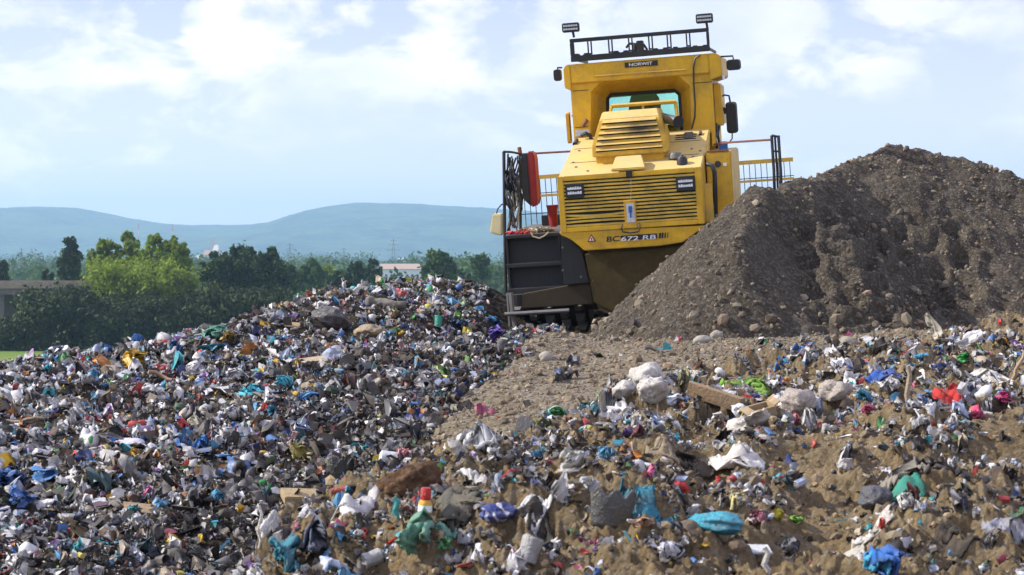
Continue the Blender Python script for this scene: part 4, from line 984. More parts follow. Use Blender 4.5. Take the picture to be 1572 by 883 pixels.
def stone_cols(n):
    b = rg.random(n)[:, None]; c = np.array([.15, .13, .10]) * (1 - b) + np.array([.34, .32, .28]) * b
    c *= (.75 + .5 * rg.random((n, 1))); c[:, 0] *= 1 + .08 * rg.normal(size=n); return np.clip(c, .02, .6)
# on the heap
n = 20000; x = rg.uniform(-.6, 12, n); y = rg.uniform(19.5, 28.5, n); z = Hh(x, y); ok = (z > H(x, y) + .02) & (rg.random(n) < .30 + .9 * np.clip(fbm2(x * .9, y * .9 + z, 95, 3) + .15, 0, 1)); x, y, z = x[ok], y[ok], z[ok]; n = len(x)
sc = .008 + .016 * rg.random(n) + .045 * rg.random(n) ** 10
sc = sc * (1 + .7 * sstep(.2, -.7, z) * (rg.random(n) < .5))
scatter('gravel_stones', np.stack([x, y, z + sc * .15], -1), STN, sc, rotm(n), stone_cols(n) * np.array([.62, .55, .44]), np.full(n, .9), M['pebble']); tag(bpy.data.objects['gravel_stones'], kind='stuff')
# on the gravel apron and thinly on the soil
n = 60000; y = rg.uniform(9, 25, n); x = rg.uniform(-.26, .31, n) * y; g_, w_, s_ = zone(x, y); z = H(x, y)
ok = (rg.random(n) < g_ * .75 + s_ * .10) & (z > Hh(x, y)); x, y, z = x[ok], y[ok], z[ok]; n = len(x)
sc = .007 + .014 * rg.random(n) + .045 * rg.random(n) ** 10
o = scatter('apron_gravel', np.stack([x, y, z], -1), STN, sc, rotm(n), stone_cols(n) * np.array([.74, .64, .47]), np.full(n, .9), M['pebble']); tag(o, kind='stuff')
# soil clods
n = 6000; y = rg.uniform(7.5, 22, n); x = rg.uniform(-.27, .31, n) * y; g_, w_, s_ = zone(x, y); z = H(x, y)
ok = (rg.random(n) < s_) & (z > Hh(x, y)); x, y, z = x[ok], y[ok], z[ok]; n = len(x)
sc = .006 + .018 * rg.random(n) ** 2 + .03 * rg.random(n) ** 12; b = rg.random((n, 1))
cc_ = np.array([.22, .16, .085]) * (1 - b) + np.array([.36, .27, .155]) * b
o = scatter('soil_clods', np.stack([x, y, z], -1), STN + STN2[:1], sc, rotm(n), cc_, np.full(n, .95), M['pebble']); tag(o, kind='stuff')

# ------------------------------------------------------------------ shapes of litter
def rodr(P, c, ax, ang):
    ax = ax / np.linalg.norm(ax); Q = P - c; ca, sa = np.cos(ang)[:, None], np.sin(ang)[:, None]
    return c + Q * ca + np.cross(ax, Q) * sa + ax * (Q @ ax)[:, None] * (1 - ca)
def sheet_shape(seed, n=6, folds=4, amax=1.7, asp=1.0, wr=.10, ragged=.25):
    r = np.random.default_rng(seed); u, v = np.meshgrid(np.linspace(-1, 1, n), np.linspace(-1, 1, n), indexing='ij')
    P = np.stack([u.ravel(), v.ravel() * asp, np.zeros(n * n)], -1)
    P[:, :2] += (r.normal(size=(n * n, 2)) * .35 / n)
    P[:, :2] *= (1 - ragged * r.random() * (np.abs(P[:, :1] * P[:, 1:2])))
    for f in range(folds):
        c = P[r.integers(0, n * n)] * .7; d = r.normal(size=3) * np.array([1, 1, .25]); d /= np.linalg.norm(d)
        nrm = np.cross(d, [0, 0, 1]); s = (P - c) @ nrm; ang = (r.random() * 2 - 1) * amax
        P = rodr(P, c, d, np.clip(s / .22, 0, 1) * ang)
    P = P + wr * np.stack([fbm3(P * 2.2 + seed, seed + k, 3) for k in range(3)], -1)
    P -= P.mean(0); P /= np.abs(P).max(); return P, grid_faces(n, n)
def bag_shape(seed, sub=2, knot=True, flat=.7, ridg=.42, soft=False):
    """a crumpled bag: flat dents between sharp creases, gathered pleats running to the knot"""
    V, Fc = ICO[sub]; r = np.random.default_rng(seed)
    nk = 9 + int(r.integers(0, 6)); Nn = r.normal(size=(nk, 3)); Nn /= np.linalg.norm(Nn, axis=1, keepdims=True); hk = .62 + .38 * r.random(nk)
    W = V + .22 * np.stack([vn3(V * 1.7 + seed, seed + k) for k in range(3)], -1)
    dots = W @ Nn.T; q = np.where(dots > .12, hk[None] / np.maximum(dots, .12), 9.); f = np.minimum(q.min(1), 1.15)
    cr = np.abs(vn3(V * 1.5 + seed * 1.7, seed + 5)); f = f - ridg * .55 * np.exp(-(cr / .10) ** 2)
    cr = np.abs(vn3(V * 3.1 + seed * 2.7, seed + 6)); f = f - ridg * .22 * np.exp(-(cr / .13) ** 2)
    cr = np.abs(vn3(V * 6.3 + seed * .7, seed + 8)); f = f + ridg * .10 * np.exp(-(cr / .16) ** 2)
    k = r.normal(size=3) * [1, .6, 1]; k /= np.linalg.norm(k); e1 = np.cross(k, [.3, .9, .1]); e1 /= np.linalg.norm(e1); e2 = np.cross(k, e1)
    d = V @ k; phi = np.arctan2(V @ e2, V @ e1)
    if soft:      # slack cloth: long folds fanning out from the gathered neck, with flats between
        wv = vn3(V * 1.5 + seed, seed + 20) * 1.6; a1 = 1 - np.abs(np.sin(phi * 3.5 + wv)); a2 = 1 - np.abs(np.sin(phi * 8 + 2 * wv + 3 * vn3(V * 2.5, seed + 21)))
        f = np.minimum(q.min(1), 1.05) + .16 * a1 ** 2 + .07 * a2 ** 2 * (.4 + .6 * np.abs(d)) - .10 * np.exp(-(cr / .12) ** 2); P = V * f[:, None]
    elif knot:
        f = f * (1 + .07 * np.sin(phi * 11 + 3 * vn3(V * 2, seed)) * sstep(.1, .8, d)) * (1 - .45 * sstep(.55, .95, d)); P = V * f[:, None] + k * (sstep(.86, 1, d) * .55)[:, None]
    else:
        f = f * (1 + .045 * np.sin(phi * 8 + 4 * vn3(V * 1.6, seed)) * (1 - np.abs(d))); P = V * f[:, None]
    P = P * np.array([1, .85, flat]); P -= (P.max(0) + P.min(0)) / 2; P /= np.abs(P).max(); return P, Fc
def box_shape(a, b, c, warp=.12, seed=0):
    r = np.random.default_rng(seed); V = np.array([(x, y, z) for x in (-a, a) for y in (-b, b) for z in (-c, c)]) + r.normal(size=(8, 3)) * warp * min(a, b)
    return V, np.array([(0, 1, 3, 2), (4, 6, 7, 5), (0, 4, 5, 1), (2, 3, 7, 6), (0, 2, 6, 4), (1, 5, 7, 3)])
def lathe_shape(prof, n=7):
    m_ = MB().lathe(prof, n, 'X'); q = [f for f in m_.f if len(f) == 4]; return np.array(m_.v), np.array(q)
BOT = lathe_shape([(.02, -1), (.30, -.98), (.33, -.9), (.30, -.2), (.33, .35), (.14, .7), (.13, .85), (.16, .86), (.16, 1), (.02, 1)])
CAN = lathe_shape([(.02, -.8), (.42, -.8), (.45, -.7), (.45, .7), (.42, .8), (.02, .8)])
CUP = lathe_shape([(.02, -.6), (.36, -.6), (.52, .6), (.48, .6), (.33, -.5)])
def strip_shape(seed, n=9, wd=.14, curl=2.2):
    r = np.random.default_rng(seed); V = []; p = np.zeros(3); d = np.array([1, 0, 0.]); s = np.array([0, 1, 0.])
    for i in range(n):
        V += [p - s * wd, p + s * wd]; d = d + r.normal(size=3) * curl / n; d /= np.linalg.norm(d); s = s + r.normal(size=3) * .3; s -= d * (s @ d); s /= np.linalg.norm(s); p = p + d * .25
    V = np.array(V); V -= V.mean(0); V /= np.abs(V).max(); return V, np.array([(2 * i, 2 * i + 1, 2 * i + 3, 2 * i + 2) for i in range(n - 1)])
SHT = [sheet_shape(i, 7, 5, 2.4, .4 + .5 * (i % 3) / 2, .2) for i in range(16)]
SHT_BIG = [sheet_shape(40 + i, 12, 9, 2.7, .5 + .4 * (i % 3) / 2, .26) for i in range(16)]
BAGS = [sheet_shape(300 + i, 10, 16, 3.1, .8, .34) for i in range(14)] + [bag_shape(60 + i, 2) for i in range(4)]
MISC = [box_shape(1, .6, .05, .1, i) for i in range(3)] + [box_shape(1, .5, .3, .1, 5), box_shape(1, .1, .05, .02, 6), BOT, CAN, CUP] + [strip_shape(i) for i in range(6)]

PAL = np.array([(.62,.61,.60),(.50,.49,.47),(.72,.72,.73),(.36,.35,.33),(.20,.185,.17),(.075,.07,.065),(.03,.028,.027),(.02,.02,.022),(.30,.245,.17),(.20,.15,.10),(.12,.085,.055),(.40,.34,.25),
                (.06,.17,.42),(.10,.35,.58),(.02,.05,.20),(.05,.42,.48),(.50,.04,.04),(.62,.10,.08),(.66,.42,.03),(.60,.52,.10),(.05,.28,.08),(.20,.40,.10),(.60,.14,.26),(.34,.20,.42),(.55,.22,.05),(.42,.48,.60)])
PWT = np.array([.17,.08,.17,.035,.035,.055,.10,.09,.05,.05,.05,.04, .034,.036,.020,.022,.014,.011,.014,.010,.011,.009,.010,.010,.013,.045]); PWT /= PWT.sum()
def colours(n, sat=1.0):
    k = rg.choice(len(PAL), n, p=PWT); c = PAL[k] * (.75 + .4 * rg.random((n, 1))); return np.clip(c, 0, .85)
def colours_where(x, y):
    """darker-coloured litter in the valley and towards the bottom left, paler on the crest"""
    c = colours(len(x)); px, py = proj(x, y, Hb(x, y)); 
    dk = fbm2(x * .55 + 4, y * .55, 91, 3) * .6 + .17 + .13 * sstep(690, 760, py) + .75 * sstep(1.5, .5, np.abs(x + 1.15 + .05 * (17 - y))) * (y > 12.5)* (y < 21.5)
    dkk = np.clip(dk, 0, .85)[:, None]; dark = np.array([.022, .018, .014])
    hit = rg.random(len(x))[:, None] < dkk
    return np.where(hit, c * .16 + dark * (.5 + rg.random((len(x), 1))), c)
# positions of the hand-made items are worked out first, so the litter leaves them in view
ITEMS = []

def place(px, py):
    d = ray(px, py); ys = np.arange(7.5, 40, .02); z = top(d[0] / d[1] * ys, ys); r = d[2] / d[1] * ys
    hit = np.where(r < z)[0]; i = hit[0] if len(hit) else len(ys) - 1
    return np.array([d[0] / d[1] * ys[i], ys[i], z[i]])
# kind, px, py, w, h (photo pixels), colour, label, [options]
W_, G_, DG, BK_ = (.74, .73, .70), (.38, .37, .35), (.12, .12, .12), (.025, .025, .028)
IT = [
('bag',210,555,46,34,(.78,.47,.02),'crumpled bright yellow bag near the left crest, above the long brown stick',{}),
('bag',210,526,26,22,(.05,.20,.48),'blue bag on the left skyline crest above the yellow bag',{}),
('bag',266,537,26,26,(.05,.18,.42),'blue bag beside a black one right of the yellow bag',{}),
('bag',247,541,22,22,(.04,.045,.07),'black bag touching the blue bag right of the yellow bag',{}),
('bag',171,525,34,22,(.20,.20,.21),'grey sack lying on the left skyline crest',{}),
('spike',190,512,16,30,BK_,'black plastic film standing up like a fin on the left crest',{}),
('bag',328,513,46,22,(.06,.28,.20),'dark green bag on the crest between black lump and ochre bag',{}),
('bag',348,521,26,22,(.42,.28,.06),'ochre bag beside the dark green bag on the crest',{}),
('bag',329,538,46,16,(.05,.28,.38),'flat teal bag under the dark green bag on the crest',{}),
('bag',342,494,26,20,(.05,.04,.04),'black lump highest on the left crest',{}),
('stick',258,580,60,26,(.34,.22,.12),'long brown stick sloping down right of the yellow bag',{'r':.02}),
('bag',386,605,52,26,(.04,.48,.60),'bright turquoise bag in the middle of the left slope',{}),
('bag',107,538,18,14,(.50,.05,.03),'red rag-like bag on the left crest before the grey sack',{}),
('sheet',206,682,48,14,(.74,.72,.80),'pale lilac-white sheet lying flat above the yellow and red bag',{}),
('bag',208,698,20,20,(.72,.46,.03),'small yellow and red bag under the lilac-white sheet',{'c2':(.5,.05,.03)}),
('bag',308,682,32,26,(.03,.18,.50),'vivid blue bag in the middle of the left waste slope',{}),
('bag',301,650,30,22,(.60,.60,.42),'cream-green rounded bag above the vivid blue bag',{}),
('bag',57,676,50,32,(.42,.42,.43),'large cloudy grey bag on the left slope beside the boards',{}),
('bag',4,704,28,24,W_,'white bag cut by the left picture edge',{}),
('bag',18,738,52,36,(.03,.12,.36),'dark blue bag heap at the left edge, upper one',{}),
('bag',30,766,56,30,(.03,.14,.42),'crumpled blue bag heap at the left edge, lower one',{}),
('sheet',68,727,48,18,(.06,.24,.55),'flat mid-blue sheet right of the blue bag heap',{}),
('board',219,775,54,22,(.40,.27,.14),'torn brown cardboard on the lower left slope',{}),
('cloth',160,778,60,18,(.22,.20,.17),'grey-brown rag draped left of the torn brown cardboard',{}),
('sheet',269,768,20,20,(.76,.77,.82),'small white card standing right of the torn cardboard',{'up':1}),
('bag',224,804,38,26,(.76,.75,.72),'white bag below the torn brown cardboard',{}),
('bag',34,864,58,34,(.72,.71,.70),'large white bag at the bottom left corner',{}),
('bag',103,838,20,18,(.50,.60,.68),'small pale blue round bag low on the left slope',{}),
('bag',157,838,24,14,(.05,.48,.55),'small turquoise bag right of the pale blue one, low on the left slope',{}),
('bag',331,763,22,20,(.08,.36,.55),'light blue bag below the vivid blue bag',{}),
('bag',114,637,20,20,(.66,.68,.74),'small round white bag above the cloudy grey bag',{}),
('bag',361,637,38,26,W_,'white bag on the left slope just under the turquoise bag',{}),
('bag',265,829,22,14,(.70,.55,.05),'small yellow bag low on the left slope',{}),
('sheet',258,820,24,12,(.60,.12,.16),'pinkish red sheet touching the small yellow bag',{}),
('board',20,660,44,10,(.42,.32,.20),'pale brown board at the left edge, left of the cloudy grey bag',{}),
('stick',30,646,80,12,(.30,.22,.14),'thin grey-brown lath above the pale brown board',{'r':.018}),
('sheet',92,585,28,16,(.68,.66,.78),'pale violet film on the far left slope',{}),
('bag',26,598,24,16,(.45,.10,.08),'dull red bag at the far left of the slope',{}),
('bag',148,610,20,16,(.10,.30,.45),'small steel-blue bag on the upper left slope',{}),
('bag',236,605,44,24,(.60,.59,.57),'pale grey bag below the brown stick',{}),
('bag',300,570,34,24,(.68,.67,.66),'whitish crumpled bag right of the brown stick',{}),
('bag',365,578,36,22,(.74,.73,.72),'white bag directly above the turquoise bag',{}),
('bag',507,491,64,32,(.085,.085,.09),'big dark grey canvas lump near the back crest',{'soft':1}),
('roll',592,470,62,18,(.20,.185,.16),'rolled grey carpet on the rear waste heap',{}),
('bag',567,512,52,24,(.38,.29,.17),'tan sacking below the rolled grey carpet',{'soft':1}),
('board',484,549,50,16,(.44,.36,.24),'flat tan board in front of the tan sacking',{}),
('board',448,497,26,14,(.42,.28,.14),'brown cardboard flap left of the dark canvas lump',{}),
('cup',672,498,13,18,(.04,.38,.26),'green-teal plastic tub standing on the rear slope',{}),
('bag',706,498,28,14,(.04,.10,.20),'dark blue bag right of the green-teal tub',{}),
('bag',764,515,34,28,(.13,.08,.42),'violet bag beside the compactor wheel',{}),
('bag',758,493,22,14,(.05,.28,.55),'bright blue bag just above the violet bag',{}),
('bag',427,559,22,12,(.72,.42,.03),'small orange-yellow bag, left of a white scrap and a yellow bag',{}),
('bag',458,558,13,12,(.74,.48,.04),'tiny yellow bag just right of the orange-yellow one',{}),
('bag',438,590,28,24,(.05,.42,.52),'upright turquoise bag in the middle of the dump',{}),
('bag',476,611,36,18,(.04,.22,.50),'blue bag at the lower right of the upright turquoise bag',{}),
('bag',420,635,20,20,(.06,.28,.42),'dull blue bag below the upright turquoise bag',{}),
('spike',576,569,18,24,(.18,.34,.27),'grey-green film peaked like a tent in the dark hollow',{}),
('cloth',612,544,56,26,(.03,.028,.028),'black cloth in loose folds on the rear slope',{}),
('bag',608,577,34,20,(.74,.74,.76),'white bag touching a turquoise scrap right of the green tent-like film',{}),
('sheet',622,575,16,10,(.05,.45,.60),'turquoise scrap on the white bag',{}),
('bag',660,585,52,26,(.62,.59,.57),'long pale crumpled bag at the end of the waste, left of the gravel',{}),
('bag',516,660,20,12,(.30,.05,.18),'magenta-purple bag in the dark hollow',{}),
('sheet',459,699,42,34,(.68,.60,.20),'yellow, black and silver food wrapper opened out in the hollow',{'c2':(.03,.03,.03),'up':1}),
('tub',519,725,38,38,(.07,.075,.065),'dark grey-green broken bucket in the hollow',{}),
('bag',523,699,22,16,(.66,.64,.80),'white-lilac bag above the broken bucket',{}),
('bottle',600,706,36,24,(.74,.75,.74),'cloudy white plastic canister lying beside the red and white bag',{}),
('bag',624,702,32,24,(.62,.26,.28),'red and white striped bag right of the white canister',{'c2':(.75,.72,.70)}),
('clod',624,744,112,46,(.26,.15,.075),'large reddish brown clod of peat in front of the hollow',{}),
('bag',738,677,56,50,(.78,.79,.78),'big cloudy white plastic bag standing at the foot of the gravel slope',{'clear':1}),
('sheet',705,695,40,28,(.50,.46,.38),'dirty translucent film left of the big cloudy white bag',{}),
('cup',521,757,26,12,(.45,.08,.05),'red tin lying on its side right of the foam slab',{'lie':1}),
('bag',535,756,12,14,(.05,.34,.52),'small bright blue bag touching the red tin',{}),
('board',466,766,62,22,(.42,.31,.16),'thick tan foam slab, left of the red tin',{'t':.25}),
('sheet',487,731,24,22,(.58,.20,.09),'orange-pink torn film above the foam slab',{'up':1}),
('cloth',545,778,62,34,(.70,.68,.66),'white cloth with a pointed corner below the peat clod',{}),
('cloth',470,778,46,20,(.66,.66,.67),'greyish white cloth left of the red tin, beneath the foam slab',{}),
('star',521,811,40,32,(.62,.22,.24),'pink star-shaped soft toy in the foreground litter',{}),
('cloth',482,822,44,56,(.11,.13,.19),'blue-grey garment hanging on the litter ridge, left of the pink star',{}),
('cloth',443,850,44,52,(.03,.20,.26),'teal cloth twisted down the litter ridge in the foreground',{}),
('cloth',644,826,46,56,(.16,.36,.25),'pale green cloth lying folded below the red-capped bottle',{}),
('cloth',682,812,34,18,(.18,.42,.33),'small mint green cloth right of the pale green cloth',{}),
('stick',608,786,8,32,(.03,.30,.28),'short teal plastic rod standing upright',{'r':.018,'up':1}),
('capbottle',652,784,26,40,(.72,.45,.05),'yellow bottle with a big red cap standing in the foreground',{}),
('bag',764,787,66,26,(.03,.06,.26),'dark blue and white food packet lying right of the red-capped bottle',{'c2':(.7,.72,.78),'soft':1}),
('cloth',701,774,74,38,(.12,.115,.09),'dark olive rag heap right of the red-capped bottle',{}),
('bag',668,748,24,20,(.34,.06,.08),'crimson crumpled bag behind the red-capped bottle',{}),
('cloth',725,728,80,18,(.66,.64,.60),'long white rag running right under the big cloudy bag',{}),
('can',571,862,30,26,(.50,.50,.48),'dented silver can at the bottom, below the pink star',{}),
('sheet',717,877,34,14,(.52,.10,.05),'red strip of plastic at the bottom edge',{}),
('sheet',416,818,22,44,(.70,.69,.66),'white card leaning on the left end of the foreground ridge',{'up':1}),
('stick',399,828,10,60,(.60,.58,.54),'pale bent twig standing on the left end of the foreground ridge',{'r':.010,'up':1}),
('bag',990,582,56,42,(.62,.58,.52),'large off-white sack, top one of the sack pile on the gravel edge',{'soft':1}),
('bag',1006,606,54,38,(.64,.60,.54),'round off-white sack, right front one of the sack pile',{'soft':1}),
('bag',960,612,40,26,(.60,.57,.52),'low off-white sack, left front one of the sack pile',{'soft':1}),
('bag',1050,592,28,34,(.34,.32,.18),'olive sack between the white sacks and the timber beam',{}),
('bag',1068,581,28,20,(.70,.66,.60),'white bag on top of the olive sack',{}),
('cloth',1134,588,100,18,(.20,.38,.05),'bright lime green netting lying in a long wavy strip',{}),
('cloth',1165,598,30,22,(.18,.36,.05),'lime green netting end beside the upturned cardboard box',{}),
('beam',1095,609,84,34,(.32,.21,.10),'thick brown timber block right of the white sacks',{}),
('box',1169,638,52,30,(.36,.26,.14),'brown cardboard box below the lime netting',{}),
('bag',856,640,30,14,(.03,.28,.08),'green bag on the gravel, left of the black rag',{}),
('cloth',930,607,44,16,(.07,.075,.09),'black rag left of the sack pile',{}),
('pipe',1017,538,56,10,(.15,.13,.12),'thin grey pipe lying on the gravel apron',{}),
('disc',806,653,30,24,(.16,.16,.15),'dark grey round lid half buried in the gravel slope',{}),
('bag',962,666,18,16,(.10,.05,.22),'deep purple bag beside a maroon scrap under the sack pile',{}),
('bag',980,664,22,18,(.13,.02,.03),'maroon bag right of the purple bag',{}),
('bag',930,700,30,20,(.12,.42,.66),'light blue bag right of the cloudy bag in the middle ground',{}),
('bag',825,699,24,16,(.14,.42,.62),'light blue bag left of the cloudy bag in the middle ground',{}),
('bag',878,712,46,42,(.74,.73,.70),'cloudy white bag between two light blue bags',{'clear':1}),
('bag',858,762,38,50,(.72,.71,.68),'tall cloudy white bag below the other cloudy bag in the middle ground',{'clear':1}),
('cloth',1125,690,86,34,(.74,.71,.66),'large white cloth on the soil crest',{}),
('sheet',1150,650,70,34,(.66,.62,.56),'cream sheet peaked to a corner below the cardboard box',{'up':1}),
('cloth',1069,712,72,30,(.07,.055,.04),'dark brown coat folded on the soil mound',{}),
('cloth',1020,694,50,14,(.34,.27,.18),'tan cloth left of the dark brown coat',{}),
('tub',936,779,66,50,(.12,.125,.12),'dark grey broken tub standing in the middle foreground',{}),
('cloth',993,757,74,16,(.04,.22,.30),'rolled petrol blue cloth right of the dark grey tub',{}),
('bag',1098,806,90,32,(.04,.36,.48),'big flat turquoise bag in the right foreground',{'soft':1}),
('bag',1167,799,32,22,(.26,.05,.10),'maroon checked bag right of the turquoise bag',{'c2':(.6,.5,.5)}),
('bag',1132,775,28,30,(.70,.62,.28),'yellow and white carton-like bag above the turquoise bag',{'c2':(.76,.75,.72)}),
('cup',1104,741,13,11,(.55,.03,.03),'small bright red cap on the soil mound',{}),
('bag',1028,853,48,30,(.74,.73,.76),'white crumpled paper in the bottom foreground, alone on soil',{}),
('board',1160,845,46,20,(.70,.71,.71),'white plastic strip in the right foreground',{'t':.04}),
('cloth',826,784,60,20,(.68,.67,.65),'white flap over a black hollow left of the grey tub',{}),
('cloth',820,798,56,24,(.03,.028,.026),'black cloth under the white flap, left of the grey tub',{}),
('can',813,846,34,40,(.42,.42,.41),'crushed clear-grey canister at the bottom middle',{}),
('sheet',984,812,40,14,(.60,.30,.14),'orange and white scrap of packaging on the soil left of the turquoise bag',{'c2':(.75,.7,.64)}),
('pipe',1176,868,12,40,(.50,.48,.42),'pale tube standing at the bottom of the right foreground',{'up':1}),
('figure',1435,505,26,46,(.62,.59,.50),'tall cream rag standing upright at the foot of the dark heap',{}),
('sheet',1490,522,44,24,(.76,.76,.76),'white jagged film right of the standing cream rag',{'up':1}),
('bag',1482,551,26,15,(.04,.50,.10),'bright green bag on the right-hand litter crest',{}),
('bag',1414,549,22,12,(.06,.36,.58),'light blue scrap bag left of the bright green bag',{}),
('bag',1543,526,12,11,(.72,.36,.03),'tiny orange bag near the right end of the litter crest',{}),
('bag',1567,531,12,10,(.70,.52,.05),'tiny yellow bag cut by the right picture edge',{}),
('bag',1293,567,36,28,(.78,.78,.79),'white rounded bag at the left end of the right-hand litter field',{}),
('bag',1318,562,16,18,(.12,.22,.42),'slate blue bag touching the white rounded bag',{}),
('cloth',1352,574,54,16,(.03,.12,.45),'royal blue tarpaulin scrap right of the white rounded bag',{}),
('bag',1368,596,38,26,(.74,.72,.68),'white bag behind the upright stick',{}),
('cloth',1447,600,58,34,(.55,.03,.03),'large bright red cloth on the right-hand litter field',{}),
('cloth',1512,577,88,18,(.72,.70,.66),'long white sheet right of the bright red cloth',{}),
('stick',1394,602,10,68,(.36,.28,.19),'weathered stick standing upright in the right-hand litter',{'r':.022,'up':1}),
('stick',1563,565,18,44,(.40,.30,.18),'slanting brown stick at the right picture edge',{'r':.02,'up':1,'lean':.5}),
('bag',1222,622,62,42,(.46,.40,.34),'large taupe sack, left one of the two taupe sacks',{'soft':1}),
('bag',1284,623,54,32,(.46,.40,.33),'taupe sack, right one of the two taupe sacks',{'soft':1}),
('bag',1220,644,18,18,(.68,.22,.26),'pink bag in front of the left taupe sack',{}),
('bag',1244,650,26,40,(.66,.65,.62),'white bag hanging between the pink bag and right taupe sack',{}),
('bag',1334,631,22,14,(.60,.12,.24),'pink bag right of the taupe sacks',{}),
('bag',1325,610,26,20,(.04,.28,.42),'petrol blue bag above the pink bag right of the taupe sacks',{}),
('bag',1500,637,30,22,(.66,.05,.16),'hot pink bag, left of the white bag at the right',{}),
('bag',1519,626,18,26,(.76,.74,.74),'white bag between the two hot pink bags',{}),
('bag',1544,621,34,18,(.66,.05,.20),'hot pink bag, right of the white bag at the right',{}),
('bag',1414,652,32,26,(.74,.73,.72),'white bag on the soil under the upright stick',{}),
('cloth',1437,709,78,32,(.022,.022,.03),'black jacket lying on the right-hand soil',{}),
('sheet',1463,716,20,22,(.74,.76,.84),'white patch of paper at the end of the black jacket',{}),
('cloth',1386,727,70,30,(.27,.245,.20),'grey-brown cloth left of the black jacket',{}),
('bag',1345,768,56,36,(.09,.095,.11),'dark slate bag tied with green string',{'soft':1}),
('cloth',1384,757,60,18,(.03,.30,.22),'green netting over the dark slate bag',{}),
('bag',1391,774,26,28,(.72,.71,.68),'white bag below the green netting',{}),
('bag',1416,784,13,20,(.68,.70,.80),'small pale lilac bag right of the white one below the green netting',{}),
('cloth',1362,864,60,44,(.03,.15,.48),'blue tarpaulin bundle at the bottom right',{}),
('cloth',1345,868,40,32,(.06,.42,.68),'light blue sheet wrapped on the blue tarpaulin bundle',{}),
('bag',1193,792,22,18,(.74,.62,.04),'bright yellow bag in the right foreground',{}),
('bag',1222,801,28,13,(.22,.50,.06),'lime green bag touching the bright yellow bag',{}),
('bag',1215,846,32,28,(.16,.16,.17),'round dark grey bag in the right foreground',{}),
('cloth',1313,836,52,28,(.64,.62,.56),'dirty white rag in the right foreground',{}),
('cloth',1466,833,66,16,(.035,.03,.025),'black arched rubber strip in the right foreground soil',{}),
('bag',1500,795,20,18,(.72,.71,.69),'small white round bag low at the right',{}),
('cloth',1540,800,60,26,(.34,.34,.38),'grey patterned rag low at the right',{}),
('sheet',1562,788,24,12,(.03,.12,.05),'dark green film at the right picture edge',{}),
('sheet',1298,718,24,22,(.70,.68,.66),'white torn card alone on the soil by the wheel track',{'up':1}),
('cloth',1350,812,56,14,(.66,.62,.56),'white strip beside a small red packet on the soil',{}),
('bag',1354,806,12,18,(.58,.05,.04),'small red packet standing on the white strip',{}),
('stone',1182,470,0,0,0,'',{}),
('rock',1078,522,30,14,(.30,.28,.24),'pale boulder at the foot of the heap, right of the grey pipe',{}),
('rock',1100,515,22,14,(.30,.27,.22),'smaller pale boulder touching the one at the foot of the heap',{}),
('rock',1300,525,30,16,(.28,.25,.19),'tan boulder at the foot of the wheel-printed slope',{}),
('rock',838,548,22,14,(.34,.31,.26),'flat pale stone near the top of the gravel slope',{}),
('pipe',985,500,30,16,(.06,.05,.045),'short charred log on the gravel left of the heap',{}),
('cloth',893,492,40,12,(.46,.38,.30),'muddy pale log-like bundle between the compactor wheel and the heap',{}),
('post',659,423,9,26,(.05,.055,.05),'dark post standing on the rear waste heap',{}),
('sheet',543,445,22,16,(.62,.60,.57),'pale plank-like sheet on the rear skyline',{'up':1}),
('bag',612,431,26,12,(.06,.24,.34),'blue bag on top of the rear waste heap',{}),
('bag',733,467,28,12,(.50,.50,.54),'pale grey bag on the heap left of the compactor',{}),
('bag',476,453,16,14,(.42,.08,.05),'dull red bag on the rear skyline, left',{}),
]
IT = [i for i in IT if i[0] != 'stone']
NAMES = {'bag': ('plastic_bag', 'plastic bag'), 'sheet': ('plastic_sheet', 'sheet'), 'cloth': ('rag', 'rag'), 'stick': ('stick', 'stick'), 'board': ('board', 'board'), 'roll': ('carpet_roll', 'carpet'),
         'spike': ('plastic_film', 'plastic film'), 'tub': ('broken_tub', 'tub'), 'cup': ('plastic_tub', 'tub'), 'bottle': ('plastic_canister', 'canister'), 'clod': ('peat_clod', 'clod'), 'star': ('soft_toy', 'toy'),
         'capbottle': ('bottle', 'bottle'), 'can': ('metal_can', 'can'), 'beam': ('timber_block', 'timber'), 'box': ('cardboard_box', 'box'), 'pipe': ('pipe', 'pipe'), 'disc': ('round_lid', 'lid'),
         'figure': ('rag', 'rag'), 'rock': ('boulder', 'boulder'), 'post': ('post', 'post')}
for it in IT: ITEMS.append((place(it[1], it[2] + it[4] * .32), it))

